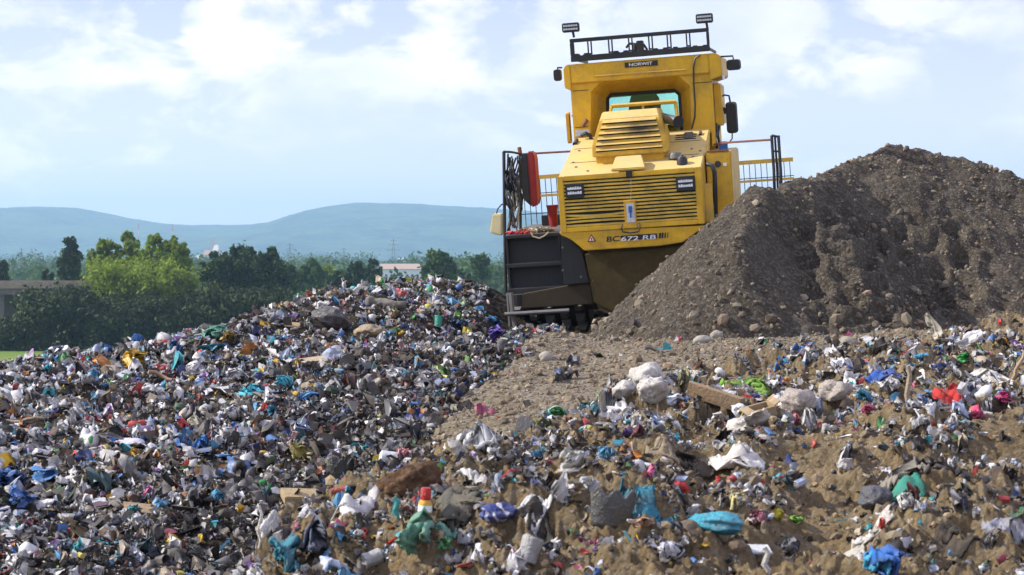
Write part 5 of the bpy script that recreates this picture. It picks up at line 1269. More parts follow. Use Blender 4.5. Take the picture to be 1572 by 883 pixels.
# ------------------------------------------------------------------ the mass of loose litter
def near_item(x, y, z, big):
    kill = np.zeros(len(x), bool); px, py = proj(x, y, z)
    for p, it in ITEMS:
        w2 = it[3] / F * p[1] * .46
        if it[0] in ('post', 'rock'): continue
        kill |= (np.abs(x - p[0]) < w2) & (y < p[1] + .15) & (y > p[1] - (.12 + big * .5)) & (rg.random(len(x)) < .9)
    kill |= (x > -.35) & (x < 1.9) & (y > 23.6) & (y < 31)      # swept clear where the compactor stands
    return kill
def litter(name, n, yr, ur, shapes, smin, smax, pw, dens, up=None, tilt=.8, far=1.0, lift=.3, sm_=True):
    # more pieces per metre of depth where the ground is near
    y = yr[0] * (yr[1] / yr[0]) ** rg.random(n); x = rg.uniform(ur[0], ur[1], n) * y
    z = H(x, y); ok = (rg.random(n) < dens(x, y)) & (z > Hh(x, y) - .02); x, y, z = x[ok], y[ok], z[ok]
    s = smin + (smax - smin) * rg.random(len(x)) ** pw; s = s * np.where(zone(x, y)[2] > .5, .8, 1) * np.clip(y / 15, .7, 1)
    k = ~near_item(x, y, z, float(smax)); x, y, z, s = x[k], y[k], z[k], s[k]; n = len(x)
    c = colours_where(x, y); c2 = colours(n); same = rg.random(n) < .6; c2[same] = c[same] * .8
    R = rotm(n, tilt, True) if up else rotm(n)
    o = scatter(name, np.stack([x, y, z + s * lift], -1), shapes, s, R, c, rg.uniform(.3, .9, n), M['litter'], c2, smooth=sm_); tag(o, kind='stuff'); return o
def dw(x, y): g_, w_, s_ = zone(x, y); return (1 - .85 * track(x, y)[0] * s_) * (w_ + s_ * np.clip(patch(x, y), 0, 1) ** 1.1 * 1.0 + s_ * .014 + g_ * .015)
def dwaste(x, y): g_, w_, s_ = zone(x, y); return w_
def dsoil(x, y): g_, w_, s_ = zone(x, y); return s_ * np.clip(patch(x, y) * 1.1, 0, 1) + .02 * s_
UR = (-.35, .31)
litter('scraps', 57000, (8, 31), UR, SHT, .016, .080, 2.0, dw, up=True, tilt=.55, lift=.2)
litter('film_and_paper', 11000, (8, 31), UR, SHT_BIG, .04, .15, 2.4, dw, up=True, tilt=.4, lift=.15)
litter('torn_sheets', 1500, (8, 31), UR, SHT_BIG, .10, .18, 1.6, dw, up=True, tilt=.35, lift=.1)
litter('small_bags', 6500, (8, 31), UR, BAGS, .022, .10, 2.6, dw)
litter('packaging', 12000, (8, 31), UR, MISC, .016, .10, 2.4, dw, up=True, tilt=.6, sm_=False)
litter('crumbs', 58000, (10, 30), (-.35, .12), SHT[:6] + MISC[:2], .008, .028, 1.5, dwaste)

# ------------------------------------------------------------------ single pieces of waste
mcache = {}
def imat(col, c2=None, rough=.5, kind='film', clear=False):
    key = (col, c2, kind, clear)
    if key in mcache: return mcache[key]
    m, t, b, o = newmat({'film': 'plastic_film', 'cloth': 'woven_cloth', 'wood': 'wood_and_card', 'stone': 'stone'}[kind])
    cc = col
    if c2: cc = tmix(t, tramp(t, tnoise(t, 9, 2, .4, dist=1.5), .50, .54), col, c2)
    if kind == 'wood':
        tcn = t.nodes.new('ShaderNodeTexCoord'); mpn = t.nodes.new('ShaderNodeMapping'); mpn.inputs['Scale'].default_value = (2, 40, 40); t.links.new(tcn.outputs['Object'], mpn.inputs[0])
        cc = tmix(t, tramp(t, tnoise(t, 2, 4, .6, mpn.outputs[0]), .3, .7), tuple(v * .65 for v in col), tuple(v * 1.15 for v in col))
    d = tramp(t, tnoise(t, 9, 8, .7), .42, .70); c = tmix(t, tmath(t, 'MULTIPLY', d, .60 if kind != 'stone' else .3), cc, (.17, .13, .085))
    t.links.new(c, b.inputs['Base Color']); b.inputs['Roughness'].default_value = {'film': .38, 'cloth': .9, 'wood': .8, 'stone': .9}[kind]
    tbump(t, b, tmath(t, 'ADD', tnoise(t, 22, 6, .6, dist=1.0), tmath(t, 'MULTIPLY', tnoise(t, 80, 4), .4)), .55 if kind != 'film' else .8, .02)
    if kind in ('film', 'cloth'):
        tl = t.nodes.new('ShaderNodeBsdfTranslucent'); t.links.new(c, tl.inputs[0]); mx = t.nodes.new('ShaderNodeMixShader'); mx.inputs[0].default_value = .4 if clear else .2
        t.links.new(b.outputs[0], mx.inputs[1]); t.links.new(tl.outputs[0], mx.inputs[2]); t.links.new(mx.outputs[0], o.inputs[0])
    mcache[key] = m; return m
def rz_(V, a): c, s = math.cos(a), math.sin(a); return V @ np.array([[c, s, 0], [-s, c, 0], [0, 0, 1.]])
for idx, (p, (kd, px, py, w_, h_, col, label, op)) in enumerate(ITEMS):
    Y = p[1]; w = w_ / F * Y; h = h_ / F * Y; r_ = random.Random(idx * 7 + 1); sd = 200 + idx; c2 = op.get('c2'); nm, cat = NAMES[kd]; parts = []
    if kd == 'bag' and ('rag' in label.split() or 'paper' in label): nm, cat = ('crumpled_paper', 'paper') if 'paper' in label else (nm, cat)
    if 'sack' in label: nm, cat = 'sack', 'sack'
    if 'log' in label: nm, cat = 'log', 'log'
    lift = h * .36
    if kd == 'bag':
        if op.get('soft'): V, Fc = bag_shape(sd, 4, not op.get('soft'), 1, .42, True)
        else:
            V, Fc = sheet_shape(sd, 34, 15, 2.9, .8, .30, .1); V = V - (V.max(0) + V.min(0)) / 2
            q_ = np.linalg.norm(V, axis=1, keepdims=True); V = V / np.maximum(q_, 1e-3) * q_ ** .7
        V = V + .02 * np.stack([ridge3(V * 3.2 + idx, sd + k, 3) - .3 for k in range(3)], -1) * (1.2 if not op.get('soft') else 1.3)
        V = V / np.abs(V).max(0) * np.array([w / 2, min(w, h * 1.6) * .5, h * .58]); m_ = imat(col, c2, kind='film', clear=bool(op.get('clear'))); V = V + [0, 0, lift]
        nm_ = nm; parts = None
        o = mesh_np(nm, V, Fc, m_, smooth=True)
    elif kd in ('sheet', 'cloth', 'spike', 'figure'):
        n = 26; V, Fc = sheet_shape(sd, n, 7 if kd == 'cloth' else 5, 2.4 if kd == 'cloth' else 1.5, .8, .20 if kd == 'cloth' else .12)
        V = V + .10 * np.stack([ridge3(V * 2.6 + idx, sd + k, 3) for k in range(3)], -1)
        if kd == 'cloth': V[:, 2] += .25 * ridge3(V * 1.6 + idx, sd, 2)
        V -= (V.max(0) + V.min(0)) / 2; V = V / np.abs(V).max(0)
        if kd in ('spike', 'figure'):
            t_ = (V[:, 2:3] + 1) / 2; V[:, :2] *= (1.15 - .85 * t_)
            if kd == 'figure': V[:, 2] = V[:, 2]; V[:, 0] += .35 * np.sin(t_[:, 0] * 5)
        V = V * np.array([w / 2, (h * .5 if (op.get('up') or kd in ('spike', 'figure')) else max(h * 1.4, w * .3)), h * .60]); lift = h * .30; V = V + [0, 0, lift]
        if kd == 'cloth' and w_ > 26 and w_ > 1.6 * h_:      # lies on the ground it was dropped on
            V[:, 0] *= 1.15; V[:, 1] = V[:, 1] / (max(h * 1.4, w * .3)) * max(h * 1.5, w * .42); V[:, 2] = (V[:, 2] - lift) * .75 + h * .12
            V[:, 2] += top(V[:, 0] + p[0], V[:, 1] + p[1]) * .85 + p[2] * .15 - p[2]; op['flat'] = 1
        o = mesh_np(nm, V, Fc, imat(col, c2, kind='cloth' if kd != 'sheet' else 'film'), smooth=True)
        sm = o.modifiers.new('thickness', 'SOLIDIFY'); sm.thickness = .004 if kd != 'cloth' else .008
    elif kd in ('stick', 'pipe', 'post'):
        r = op.get('r', h * .30 if kd == 'pipe' else .03); mb = MB()
        if op.get('up') or kd == 'post':
            hh_ = max(h, w); r = min(r, .022) if kd != 'post' else w * .45; ln = op.get('lean', .1 * (r_.random() - .5))
            if kd == 'pipe': r = w * .45
            pts = [(-ln * hh_ * .5 + ln * hh_ * k / 5 + .010 * math.sin(k * 2.1), 0, -h * .2 + hh_ * 1.1 * k / 5) for k in range(6)]
            mb.tube(pts, r, 7, r * .75)
        else:
            sgn = 1 if ('sloping' in label) or kd == 'pipe' else -1
            pts = [(-w / 2 + w * k / 6, .04 * math.sin(k), sgn * (h / 2 - h * k / 6) * .8 + .012 * math.sin(k * 1.7) + h * .25) for k in range(7)]
            mb.tube(pts, r, 8, r * .8)
        o = mb.build(nm, imat(col, kind='wood'), smooth=True)
        if kd == 'post': o.rotation_euler = (0, .12, 0)
    elif kd == 'roll':
        mb = MB(); sp = [(-w / 2 + w * k / 9, .05 * math.sin(k * .7), h * .45 + h * (.22 - .05 * k) * (1 if k < 9 else .9)) for k in range(10)]
        mb.tube(sp, h * .48, 14, h * .36); o = mb.build(nm, imat(col, kind='cloth'), smooth=True)
        sm = o.modifiers.new('sub', 'SUBSURF'); sm.levels = sm.render_levels = 2
        tx = bpy.data.textures.new('folds', 'CLOUDS'); tx.noise_scale = .12; dm = o.modifiers.new('folds', 'DISPLACE'); dm.texture = tx; dm.strength = .06
    elif kd in ('board', 'beam'):
        th = op.get('t', .05) * w if kd == 'board' else h * .62
        a = .22 if kd == 'beam' else .15 * (r_.random() - .5)
        dp = max(h * 1.5, w * .35) if kd == 'board' else h * .8
        bm = bmesh.new(); bmesh.ops.create_grid(bm, x_segments=10, y_segments=6, size=1); V = np.array([v.co[:] for v in bm.verts]); bm.free()
        mb = MB(); mb.box(-w / 2, w / 2, -dp / 2, dp / 2, 0, max(.012, th)); o = mb.build(nm, imat(col, kind='wood'), bevel=.006)
        for v in o.data.vertices: v.co.z += .02 * math.sin(v.co.x * 9 + idx) ; v.co.x *= 1 + .08 * (v.co.y > 0)
        o.rotation_euler = (.35 if kd == 'board' else .05, a, .25 if kd == 'board' else -.25)
    elif kd == 'box':
        e = empty(nm); o = e; mt = imat(col, kind='wood')
        s_ = w * .36; mb = MB(); t_ = .012
        mb.box(-s_, s_, -s_ * .7, -s_ * .7 + t_, 0, h * .8).box(-s_, s_, s_ * .7 - t_, s_ * .7, 0, h * .8).box(-s_, -s_ + t_, -s_ * .7 + t_, s_ * .7 - t_, 0, h * .8).box(s_ - t_, s_, -s_ * .7 + t_, s_ * .7 - t_, 0, h * .8).box(-s_ + t_, s_ - t_, -s_ * .7 + t_, s_ * .7 - t_, 0, t_)
        mb.build('box_body', mt, e)
        for sg in (-1, 1):
            fl_ = MB().box(0, s_ * .6, -s_ * .7, s_ * .7, 0, .008).build('flap', mt, e); fl_.location = (sg * s_, 0, h * .8); fl_.rotation_euler = (0, -.5 if sg > 0 else math.pi - .2, 0)
        e.rotation_euler = (.25, -.22, .35)
    elif kd in ('cup', 'can', 'tub', 'bottle', 'disc', 'capbottle'):
        e = empty(nm); o = e; mt = imat(col, c2, kind='film')
        if kd == 'cup':
            r = w / 2 if not op.get('lie') else h / 2; L_ = h if not op.get('lie') else w
            b_ = MB().lathe([(r * .78, 0), (r, L_), (r * .93, L_), (r * .72, .05 * L_)], 18, 'Z').build('tub_body', mt, e, smooth=True)
            MB().lathe([(r * 1.04, L_ * .9), (r * 1.04, L_ * .98), (r * .98, L_ * .98)], 18, 'Z').build('rim', mt, e, smooth=True)
            e.rotation_euler = (0, 1.45, .2) if op.get('lie') else (-.15, .1, 0)
            if op.get('lie'): p = p + np.array([-w / 2, 0, h * .4])
        elif kd == 'can':
            r = min(w, h) / 2; L_ = max(w, h); b_ = MB().lathe([(r * .9, -L_ / 2), (r, -L_ * .45), (r * .9, -L_ * .1), (r * .97, L_ * .2), (r, L_ * .45), (r * .9, L_ / 2)], 20, 'X').build('can_body', mt, e, smooth=True)
            MB().lathe([(r * .85, L_ / 2 + .001), (r * .85, L_ / 2 + .006), (r * .3, L_ / 2 + .003)], 20, 'X').build('can_end', M['steel'], e)
            e.rotation_euler = (.3, -.25 if w > h else -1.2, .5); p = p + np.array([0, 0, r * .6])
        elif kd == 'bottle':
            r = h / 2; b_ = MB().lathe([(r * .6, -w / 2), (r, -w * .42), (r, w * .25), (r * .5, w * .40), (r * .4, w * .46)], 18, 'X').build('canister_body', mt, e, smooth=True)
            MB().lathe([(r * .45, w * .461), (r * .45, w * .53), (r * .3, w * .54)], 14, 'X').build('cap', M['redrope'], e, smooth=True); e.rotation_euler = (0, .15, .15); p = p + np.array([0, 0, r * .7])
        elif kd == 'disc':
            r = w / 2; MB().lathe([(r * .2, .05), (r * .8, .045), (r * .97, .02), (r, 0), (r * .95, -.01)], 28, 'Y').build('lid_disc', mt, e, smooth=True); MB().lathe([(r, -.001), (r * 1.04, .0), (r * 1.04, .03), (r, .031)], 28, 'Y').build('rim', mt, e, smooth=True)
            e.rotation_euler = (-.5, .1, .1); p = p + np.array([0, 0, h * .3])
        elif kd == 'tub':
            # wall of a burst tub: a bent sheet with a rolled rim
            n = 24; V = []; th = 2.6
            for i in range(n):
                a = -math.pi / 2 - th / 2 + th * i / (n - 1)
                for k in range(7):
                    f = .78 + .22 * k / 6; zz = h * 1.1 * k / 6 * (1 - .12 * math.sin(i * .9 + idx) * (k > 4)); V.append((w * .55 * f * math.cos(a), w * .40 * f * math.sin(a), zz - h * .25))
            b_ = mesh_np('tub_wall', np.array(V), grid_faces(n, 7), mt, e, smooth=True); sm = b_.modifiers.new('t', 'SOLIDIFY'); sm.thickness = .008
            MB().tube([tuple(np.array(V[i * 7 + 6]) * [1.01, 1.01, 1]) for i in range(n)], .009, 6).build('rim', mt, e, smooth=True)
            e.rotation_euler = (.15, .12, .15)
        else:
            r = w * .42; MB().lathe([(r * .9, -.02), (r, .02), (r, h * .42), (r * .75, h * .55)], 20, 'Z').build('bottle_body', mt, e, smooth=True)
            MB().lathe([(r * .70, h * .551), (r * .74, h * .6), (r * .74, h * .98), (r * .66, h * 1.02)], 20, 'Z').build('cap', imat((.55, .02, .015), kind='film'), e, smooth=True)
            MB().lathe([(r * 1.01, h * .1), (r * 1.01, h * .35)], 20, 'Z').build('bottle_label', M['white'], e, smooth=True); e.rotation_euler = (0, .06, 0)
    elif kd in ('clod', 'rock'):
        V, Fc = ICO[4]; V = V * (1 + .22 * fbm3(V * 1.6 + idx, sd, 4) + (.10 * ridge3(V * 4, sd, 4) + .16 * ridge3(V * 1.3, sd + 4, 2) - .15 if kd == 'clod' else 0))[:, None]
        V = V * np.array([w / 2, w * .32, h * .62]); V = V + [0, 0, h * .22]
        if kd == 'clod': V[:, 2] *= (1 + .35 * V[:, 0] / (w / 2))
        o = mesh_np(nm, V, Fc, imat(col, kind='stone') if kd == 'rock' else soil_mat('peat', (.13, .065, .03), (.26, .14, .07), (.3, .2, .12)), smooth=True)
    elif kd == 'star':
        P_ = []
        for k in range(10): a = math.pi / 2 + k * math.pi / 5 + .2; rr2 = (1 if k % 2 == 0 else .42); P_.append((rr2 * math.cos(a) * w / 2, rr2 * math.sin(a) * h / 2 + h * .4))
        o = MB().prism(P_, -w * .09, w * .09).build(nm, imat(col, kind='cloth'), bevel=w * .05, smooth=True); o.rotation_euler = (-.25, 0, .2)
    o.location = tuple(np.array(o.location) + p)
    if not op.get('flat') and kd not in ('board', 'beam', 'box', 'cup', 'can', 'bottle', 'disc', 'tub', 'capbottle', 'star', 'post', 'stick', 'pipe', 'roll'):
        o.rotation_euler = (0, (r_.random() - .5) * .35, (r_.random() - .5) * .5)
    tag(o, label, cat)

# ------------------------------------------------------------------ trees and the far country
def leaf_mat(name, col, tr=.35):
    m, t, b, o = newmat(name); g = t.nodes.new('ShaderNodeNewGeometry'); pos = g.outputs['Position']
    c = tmix(t, tramp(t, tnoise(t, .5, 5, .6, pos), .35, .65), tuple(v * .65 for v in col), tuple(v * 1.3 for v in col))
    t.links.new(c, b.inputs['Base Color']); b.inputs['Roughness'].default_value = .7; b.inputs['Specular IOR Level'].default_value = .2
    tl = t.nodes.new('ShaderNodeBsdfTranslucent'); t.links.new(c, tl.inputs[0]); mx = t.nodes.new('ShaderNodeMixShader'); mx.inputs[0].default_value = tr
    t.links.new(b.outputs[0], mx.inputs[1]); t.links.new(tl.outputs[0], mx.inputs[2]); t.links.new(mx.outputs[0], o.inputs[0]); return m
LM = {'lime': leaf_mat('yellow_green_leaves', (.19, .26, .025)), 'mid': leaf_mat('green_leaves', (.06, .11, .025)), 'dark': leaf_mat('dark_leaves', (.038, .068, .018), .25),
      'thicket': leaf_mat('thicket_leaves', (.030, .046, .010), .12)}
BK = plain('bark', (.12, .09, .065), .9)
rt = np.random.default_rng(11)
def leaves(centres, radii, n, size, mat, name, parent):
    """leaf-sized quads spread through clumps; more of them near each clump's skin"""
    k = rt.integers(0, len(centres), n); d = rt.normal(size=(n, 3)); d /= np.linalg.norm(d, axis=1, keepdims=True)
    r = rt.random(n) ** .45 * np.where(rt.random(n) < .22, 1 + .55 * rt.random(n), 1)
    c = centres[k] + d * (radii[k] * r[:, None])
    nrm = rt.normal(size=(n, 3)) + d * .8; nrm /= np.linalg.norm(nrm, axis=1, keepdims=True)
    a = np.cross(nrm, rt.normal(size=(n, 3))); a /= np.linalg.norm(a, axis=1, keepdims=True); b = np.cross(nrm, a)
    s = size * (.5 + rt.random(n))[:, None]
    V = np.stack([c - a * s, c - b * s * .6, c + a * s, c + b * s * .6], 1).reshape(-1, 3)
    return mesh_np(name, V, np.arange(4 * n).reshape(-1, 4), mat, parent)
def tree(px0, px1, pyt, pyb, Y, mat, name, label, cat='tree', group=None, zb=PZ, shape='round', nclump=60, nleaf=3200, seed=0, leaf=.24, sparse=1.0):
    global rt; rt = np.random.default_rng(seed + 100)
    x = ((px0 + px1) / 2 - CX) / F * Y; wd = (px1 - px0) / F * Y; zt_ = at(0, pyt, Y)[2]; zc0 = at(0, pyb, Y)[2]; h = zt_ - zb
    root = empty(name, (x, Y, zb)); lo = max(.12 * h, zc0 - zb)
    cs = []; rs_ = []
    nclump = nclump * 2 if nclump < 60 else nclump; nleaf = int(nleaf * 2)
    for i in range(nclump):
        t_ = rt.random() ** .8; zc_ = lo + (h - lo) * t_ * .93
        if shape == 'round': wr = 1.0 if t_ < .45 else math.sqrt(max(.03, 1 - ((t_ - .45) / .58) ** 2))
        elif shape == 'tall': wr = .35 + .75 * max(0, math.sin(min(1, .25 + t_ * .8) * math.pi))
        elif shape == 'wide': wr = 1.15
        else: wr = .95 - .45 * t_
        an = rt.random() * 6.28; rr_ = wd * .47 * wr * math.sqrt(rt.random())
        r = wd * (.05 + .14 * rt.random() ** 1.3) * (1.15 - .45 * t_) * sparse
        cs.append((rr_ * math.cos(an), rr_ * math.sin(an), zc_)); rs_.append((r, r, r * (1.1 + .5 * rt.random())))
    cs = np.array(cs); rs_ = np.array(rs_)
    leaves(cs, rs_, nleaf, leaf, mat, 'crown', root)
    tm = MB(); tm.tube([(0, 0, -.5), (.1, .05, h * .35), (.0, .1, h * .8)], wd * .028 + .05, 7, .05)
    for c in cs[::2]:
        z0 = min(c[2] * .7, h * .7); tm.tube([(0, .05, z0), (c[0] * .5, c[1] * .5, (z0 + c[2]) / 2 + .1), tuple(c)], .07, 5, .03)
    tm.build('trunk', BK, root)
    return tag(root, label, cat, group)
TG = 'trees beyond the landfill'
tree(136, 190, 366, 446, 262, LM['lime'], 'poplar', 'sunlit yellow-green tree, left end of the bright clump above the thicket', group=TG, seed=1)
tree(172, 222, 355, 446, 266, LM['lime'], 'poplar', 'tallest yellow-green tree in the middle of the bright clump behind the bridge', group=TG, seed=2, nleaf=4200, nclump=30)
tree(208, 262, 360, 446, 258, LM['lime'], 'poplar', 'broad yellow-green tree right of centre in the bright clump', group=TG, seed=3, nleaf=4200, nclump=30)
tree(242, 298, 358, 446, 264, LM['lime'], 'poplar', 'yellow-green tree with a thin leader at the right end of the bright clump', group=TG, seed=4, nleaf=3600)
tree(140, 296, 412, 450, 252, LM['lime'], 'willow_bush', 'low yellow-green bushes at the foot of the bright trees', 'bush', group=TG, seed=5, nleaf=6000, nclump=50, leaf=.24, shape='wide')
tree(88, 128, 364, 436, 285, LM['dark'], 'alder', 'slim dark green tree standing alone beside the bridge', group=TG, seed=6, shape='tall', sparse=.95)
tree(-8, 16, 400, 436, 285, LM['dark'], 'alder', 'small dark green tree above the bridge at the picture edge', group=TG, seed=7, nleaf=1500)
tree(64, 82, 413, 436, 290, LM['dark'], 'shrub', 'little dark shrub on the bridge road, left of the slim dark tree', 'bush', group=TG, seed=8, nleaf=700, nclump=10)
tree(302, 368, 386, 452, 270, LM['dark'], 'oak', 'dark rounded tree just right of the bright yellow-green clump', group=TG, seed=9, nleaf=4500, nclump=30)
tree(338, 408, 377, 450, 275, LM['dark'], 'oak', 'dark broad tree, highest of the dark clump', group=TG, seed=10, nleaf=4500, nclump=30)
tree(380, 446, 379, 452, 272, LM['dark'], 'oak', 'dark rounded tree with sunlit top at the right of the dark clump', group=TG, seed=12, nleaf=4500, nclump=30)
tree(425, 462, 408, 455, 300, LM['mid'], 'alder', 'small mid green tree beside the dark clump', group=TG, seed=13, nleaf=2500)
tree(455, 500, 400, 450, 340, LM['mid'], 'alder', 'mid green bushy tree between dark clump and waste heap', group=TG, seed=14, nleaf=3000)
tree(480, 520, 408, 446, 380, LM['lime'], 'willow', 'pale green low tree behind the mid green bushes', group=TG, seed=15, nleaf=2500, leaf=.35)
tree(500, 540, 418, 450, 300, LM['dark'], 'shrub', 'dark bush above the sagging edge of the waste heap', 'bush', group=TG, seed=16, nleaf=2000)
tree(532, 562, 400, 448, 310, LM['dark'], 'alder', 'dark upright tree left of the long pale building', group=TG, seed=17, nleaf=2500)
tree(560, 586, 396, 445, 330, LM['dark'], 'alder', 'dark green tree touching the left end of the pale building', group=TG, seed=18, nleaf=2200)
tree(643, 704, 385, 455, 300, LM['mid'], 'ash_tree', 'leafy green tree right of the pale building, above the waste heap', group=TG, seed=19, nleaf=4800, nclump=32)
tree(718, 757, 388, 432, 345, LM['mid'], 'ash_tree', 'small rounded green tree left of the compactor', group=TG, seed=20, nleaf=2600)
tree(700, 722, 412, 440, 380, LM['dark'], 'shrub', 'low dark bush between the two leafy green trees', 'bush', group=TG, seed=21, nleaf=1000, nclump=10)
# the dark thicket in front of the trees: one mass of brush
rt = np.random.default_rng(5); cs = []; rr_ = []
for i in range(900):
    px = -60 + rt.random() * 820; Y = 232 + rt.random() * 20; x = (px - CX) / F * Y
    h = 7.0 + .7 * math.sin(px * .021) + .5 * math.sin(px * .06 + 1)
    if px < 38: h -= 4.0
    if px > 440: h *= .95
    z = PZ + h * rt.random() ** .6; cs.append((x, Y, z - .9)); r = .9 + rt.random() * .8; rr_.append((r * 1.2, r, r))
o = leaves(np.array(cs), np.array(rr_), 110000, .26, LM['thicket'], 'thicket', None); tag(o, kind='stuff')
# hazy woodland bands on the plain
rt = np.random.default_rng(6); cs = []; rr_ = []
for Y0, n, hh_, x0, x1 in ((520, 90, 9, -200, 900), (760, 160, 11, -300, 900), (1100, 220, 13, -300, 950), (1600, 260, 15, -300, 1000), (2300, 300, 17, -300, 1000)):
    for i in range(n):
        px = x0 + rt.random() * (x1 - x0); Y = Y0 * (.9 + .25 * rt.random()); cl = .5 + .5 * math.sin(px * .03 + Y0) + .4 * rt.random()
        r = hh_ * (.25 + .3 * cl); 
        for q in range(3): cs.append(((px - CX) / F * Y + rt.normal() * r, Y, PZ + r * (.3 + .5 * q))); rr_.append((r * .9, r, r * .7))
o = leaves(np.array(cs), np.array(rr_), 90000, 1.1, LM['mid'], 'distant_woodland', None); tag(o, kind='stuff')
# road bridge
M['concrete'] = plain('concrete', (.30, .245, .18), .85, var=.3, scale=1.5)
M['concrete_dark'] = plain('weathered_concrete', (.16, .145, .13), .9, var=.3, scale=1.5)
bz1 = at(0, 433, 262)[2]; br = empty('road_bridge', (at(40, 440, 262)[0], 262, PZ)); bx = br.location.x
xa, xb = at(-300, 440, 262)[0] - bx, at(128, 440, 262)[0] - bx; zt_ = bz1 - PZ
MB().box(xa, xb, 0, 9, zt_ - 1.75, zt_ - .75).build('deck', M['concrete_dark'], br, .05)
MB().box(xa, xb + 2.5, -.3, -.02, zt_ - .9, zt_).build('parapet', M['concrete'], br, .03)
MB().box(xa, xb + 3, 9.02, 9.3, zt_ - .9, zt_ + .1).build('parapet', M['concrete'], br, .03)
for px in (-170, -2): x = at(px, 440, 262)[0] - bx; MB().box(x - .5, x + .5, 1, 8, -.5, zt_ - 1.7).build('pier', M['concrete_dark'], br, .05)
MB().box(xb - 1, xb + 5, 0, 9, -.5, zt_ - .8).build('abutment', M['concrete_dark'], br, .05)
tag(br, 'low concrete road bridge behind the dark thicket, far left', 'bridge')
M['verge'] = grass_mat('dry_verge', (.13, .15, .06), (.20, .19, .10), (.10, .12, .04), .2)
# road embankment going on to the right
ex0, ex1 = at(128, 440, 262)[0] + 4, at(330, 440, 262)[0]
mb = MB(); V = []
for x in np.linspace(ex0, ex1, 24):
    zz = bz1 - .9 + .25 * math.sin(x * .3); V += [(x, 256, PZ - .2), (x, 262, zz), (x, 271, zz), (x, 279, PZ - .2)]
mb.add(V, [(4 * i + a, 4 * i + 4 + a, 4 * i + 5 + a, 4 * i + 1 + a) for i in range(23) for a in range(3)]); tag(mb.build('embankment'  , M['verge']), kind='structure')
# small dark car on the road
def far_car(px, Y, label, col):
    cx_ = at(px, 440, Y)[0]; cz_ = bz1 - .75; c = empty('car', (cx_, Y, cz_))
    m_ = plain('car_paint', col, .3, var=.05)
    MB().prism([(-1.1, .3), (-1.15, .75), (-.75, .95), (-.45, 1.38), (.55, 1.4), (.95, .95), (1.12, .85), (1.12, .3)], -.8, .8).build('body', m_, c, .06)
    MB().prism([(-.62, .97), (-.4, 1.3), (.5, 1.32), (.8, .97)], -.815, .815).build('windows', M['lens'], c, .01)
    wm = MB().lathe([(.30, -.1), (.30, .1)], 14, 'Y')
    for x in (-.7, .7):
        for y in (-.75, .75): o = wm.build('wheel', M['dark'], c); o.location = (x, y, .3)
    tag(c, label, 'car')
far_car(147, 264, 'small dark car on the road where the bridge ends', (.05, .06, .08))
# long low building with an orange roof, and the town
M['wall_b'] = plain('pale_blue_wall', (.62, .68, .75), .7, var=.08); M['roof_b'] = plain('orange_roof', (.40, .30, .24), .8); M['wall_w'] = plain('white_wall', (.55, .54, .52), .7, var=.08)
def house(px0, px1, pyt, pyb, Y, wm, rm, label, group=None, name='house', cat='house', nw=5):
    x0, x1 = at(px0, 400, Y)[0], at(px1, 400, Y)[0]; xm = (x0 + x1) / 2; w2 = (x1 - x0) / 2; z1 = at(0, pyt, Y)[2] - PZ; ze = z1 * .80; dp = max(8, w2 * .7)
    e = empty(name, (xm, Y, PZ)); MB().box(-w2, w2, 0, dp, 0, ze).build('wall', wm, e)
    MB().add([(-w2 - .4, -.5, ze), (w2 + .4, -.5, ze), (w2 + .4, dp + .5, ze), (-w2 - .4, dp + .5, ze), (-w2 + .5, dp / 2, z1), (w2 - .5, dp / 2, z1)], [(0, 1, 5, 4), (2, 3, 4, 5), (1, 2, 5), (3, 0, 4), (0, 3, 2, 1)]).build('roof', rm, e)
    for i in range(nw):
        x = -w2 + (i + .5) * 2 * w2 / nw; MB().box(x - w2 / nw * .45, x + w2 / nw * .45, -.08, -.01, ze * .35, ze * .75).build('window', M['dark'], e)
    tag(e, label, cat, group)
house(581, 645, 405, 430, 700, M['wall_b'], M['roof_b'], 'long low pale blue hall with an orange roof beyond the waste heap', name='industrial_hall', cat='building', nw=8)
rh = random.Random(3)
for i, (px, wp_, py) in enumerate([(40, 16, 405), (58, 12, 408), (158, 10, 410), (128, 9, 412), (300, 9, 392), (312, 12, 384), (327, 8, 376), (338, 10, 386), (470, 10, 402), (505, 12, 401), (610, 10, 396), (690, 12, 399), (735, 12, 400), (20, 10, 409)]):
    Y = 1500 + rh.random() * 500
    house(px, px + wp_, py, 412, Y, M['wall_w'], M['roof_b'] if i % 2 else M['wall_w'], 'tiny pale house of the hazy town at the foot of the hills', group='houses of the distant town', nw=3)
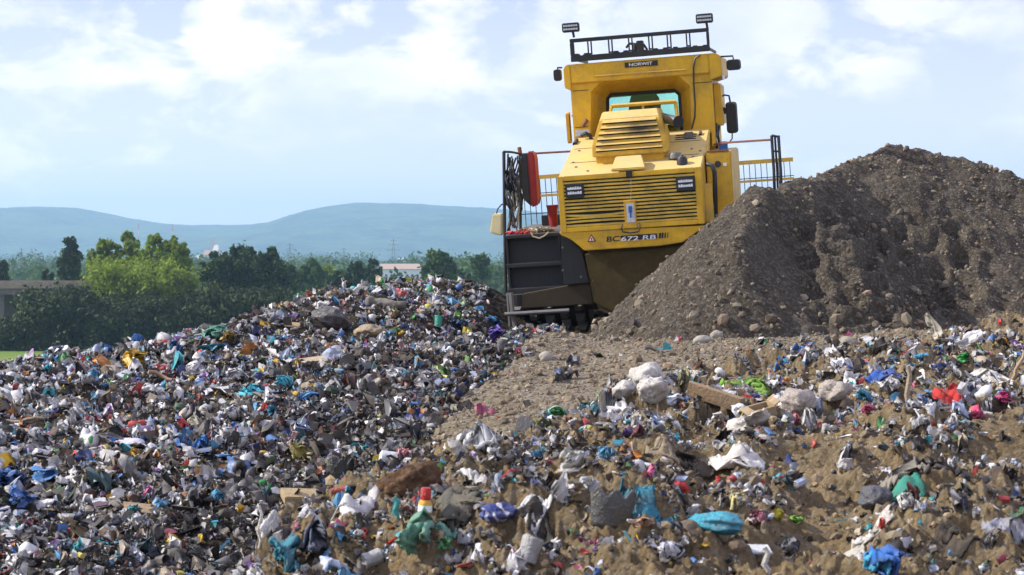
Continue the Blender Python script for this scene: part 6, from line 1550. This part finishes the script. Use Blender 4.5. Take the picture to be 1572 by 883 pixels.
# white factory tower, red and white masts, pylons
ft = empty('factory_tower', (at(327, 400, 2100)[0], 2100, PZ)); zt_ = at(0, 366, 2100)[2] - PZ
MB().box(-3, 3, 0, 6, 0, zt_).build('shaft', M['wall_w'], ft); MB().box(-6, 5, -1, 7, 0, zt_ * .6).build('hall', M['wall_w'], ft)
tag(ft, 'white hazy factory tower between bright and dark trees, in front of the hills', 'tower')
M['mastred'] = plain('mast_red', (.45, .16, .14), .6, var=.05)
for px, pyt, lb in ((213, 343, 'left'), (265, 345, 'right')):
    Y = 1500; e = empty('radio_mast', (at(px, 400, Y)[0], Y, PZ)); zt_ = at(0, pyt, Y)[2] - PZ
    for k in range(8):
        z0, z1 = zt_ * k / 8, zt_ * (k + 1) / 8
        MB().tube([(0, 0, z0), (0, 0, z1)], .28, 6).build('mast_section', M['mastred'] if k % 2 else M['wall_w'], e)
    tag(e, 'thin red and white mast above the %s side of the bright yellow-green trees' % lb, 'mast')
def pylon(px, pyt, Y, label):
    e = empty('pylon', (at(px, 400, Y)[0], Y, PZ)); h = at(0, pyt, Y)[2] - PZ; mb = MB()
    for sx in (-1, 1):
        for sy in (-1, 1): mb.tube([(sx * h * .09, sy * h * .09, 0), (sx * h * .03, sy * h * .03, h * .6), (0, 0, h)], .09, 4)
    for k in range(6): z0 = h * .1 * k; r0 = h * (.09 - .01 * k); mb.tube([(-r0, -r0, z0), (r0, -r0, z0 + h * .1), ], .06, 4); mb.tube([(r0, -r0, z0), (-r0, -r0, z0 + h * .1), ], .06, 4)
    mb.build('tower', M['steel'], e); mb = MB()
    for z, l in ((.72, .16), (.84, .12), (.94, .08)): mb.tube([(-h * l, 0, h * z), (0, 0, h * (z + .02)), (h * l, 0, h * z)], .11, 4)
    mb.build('crossarm', M['steel'], e); tag(e, label, 'pylon')
pylon(33, 380, 900, 'lattice pylon above the left end of the bridge, before the hills')
pylon(445, 373, 900, 'lattice pylon just right of the dark trees')
pylon(528, 380, 1000, 'lattice pylon above the dark bushes left of the pale hall')
pylon(604, 366, 1000, 'tall thin lattice pylon behind the pale hall')
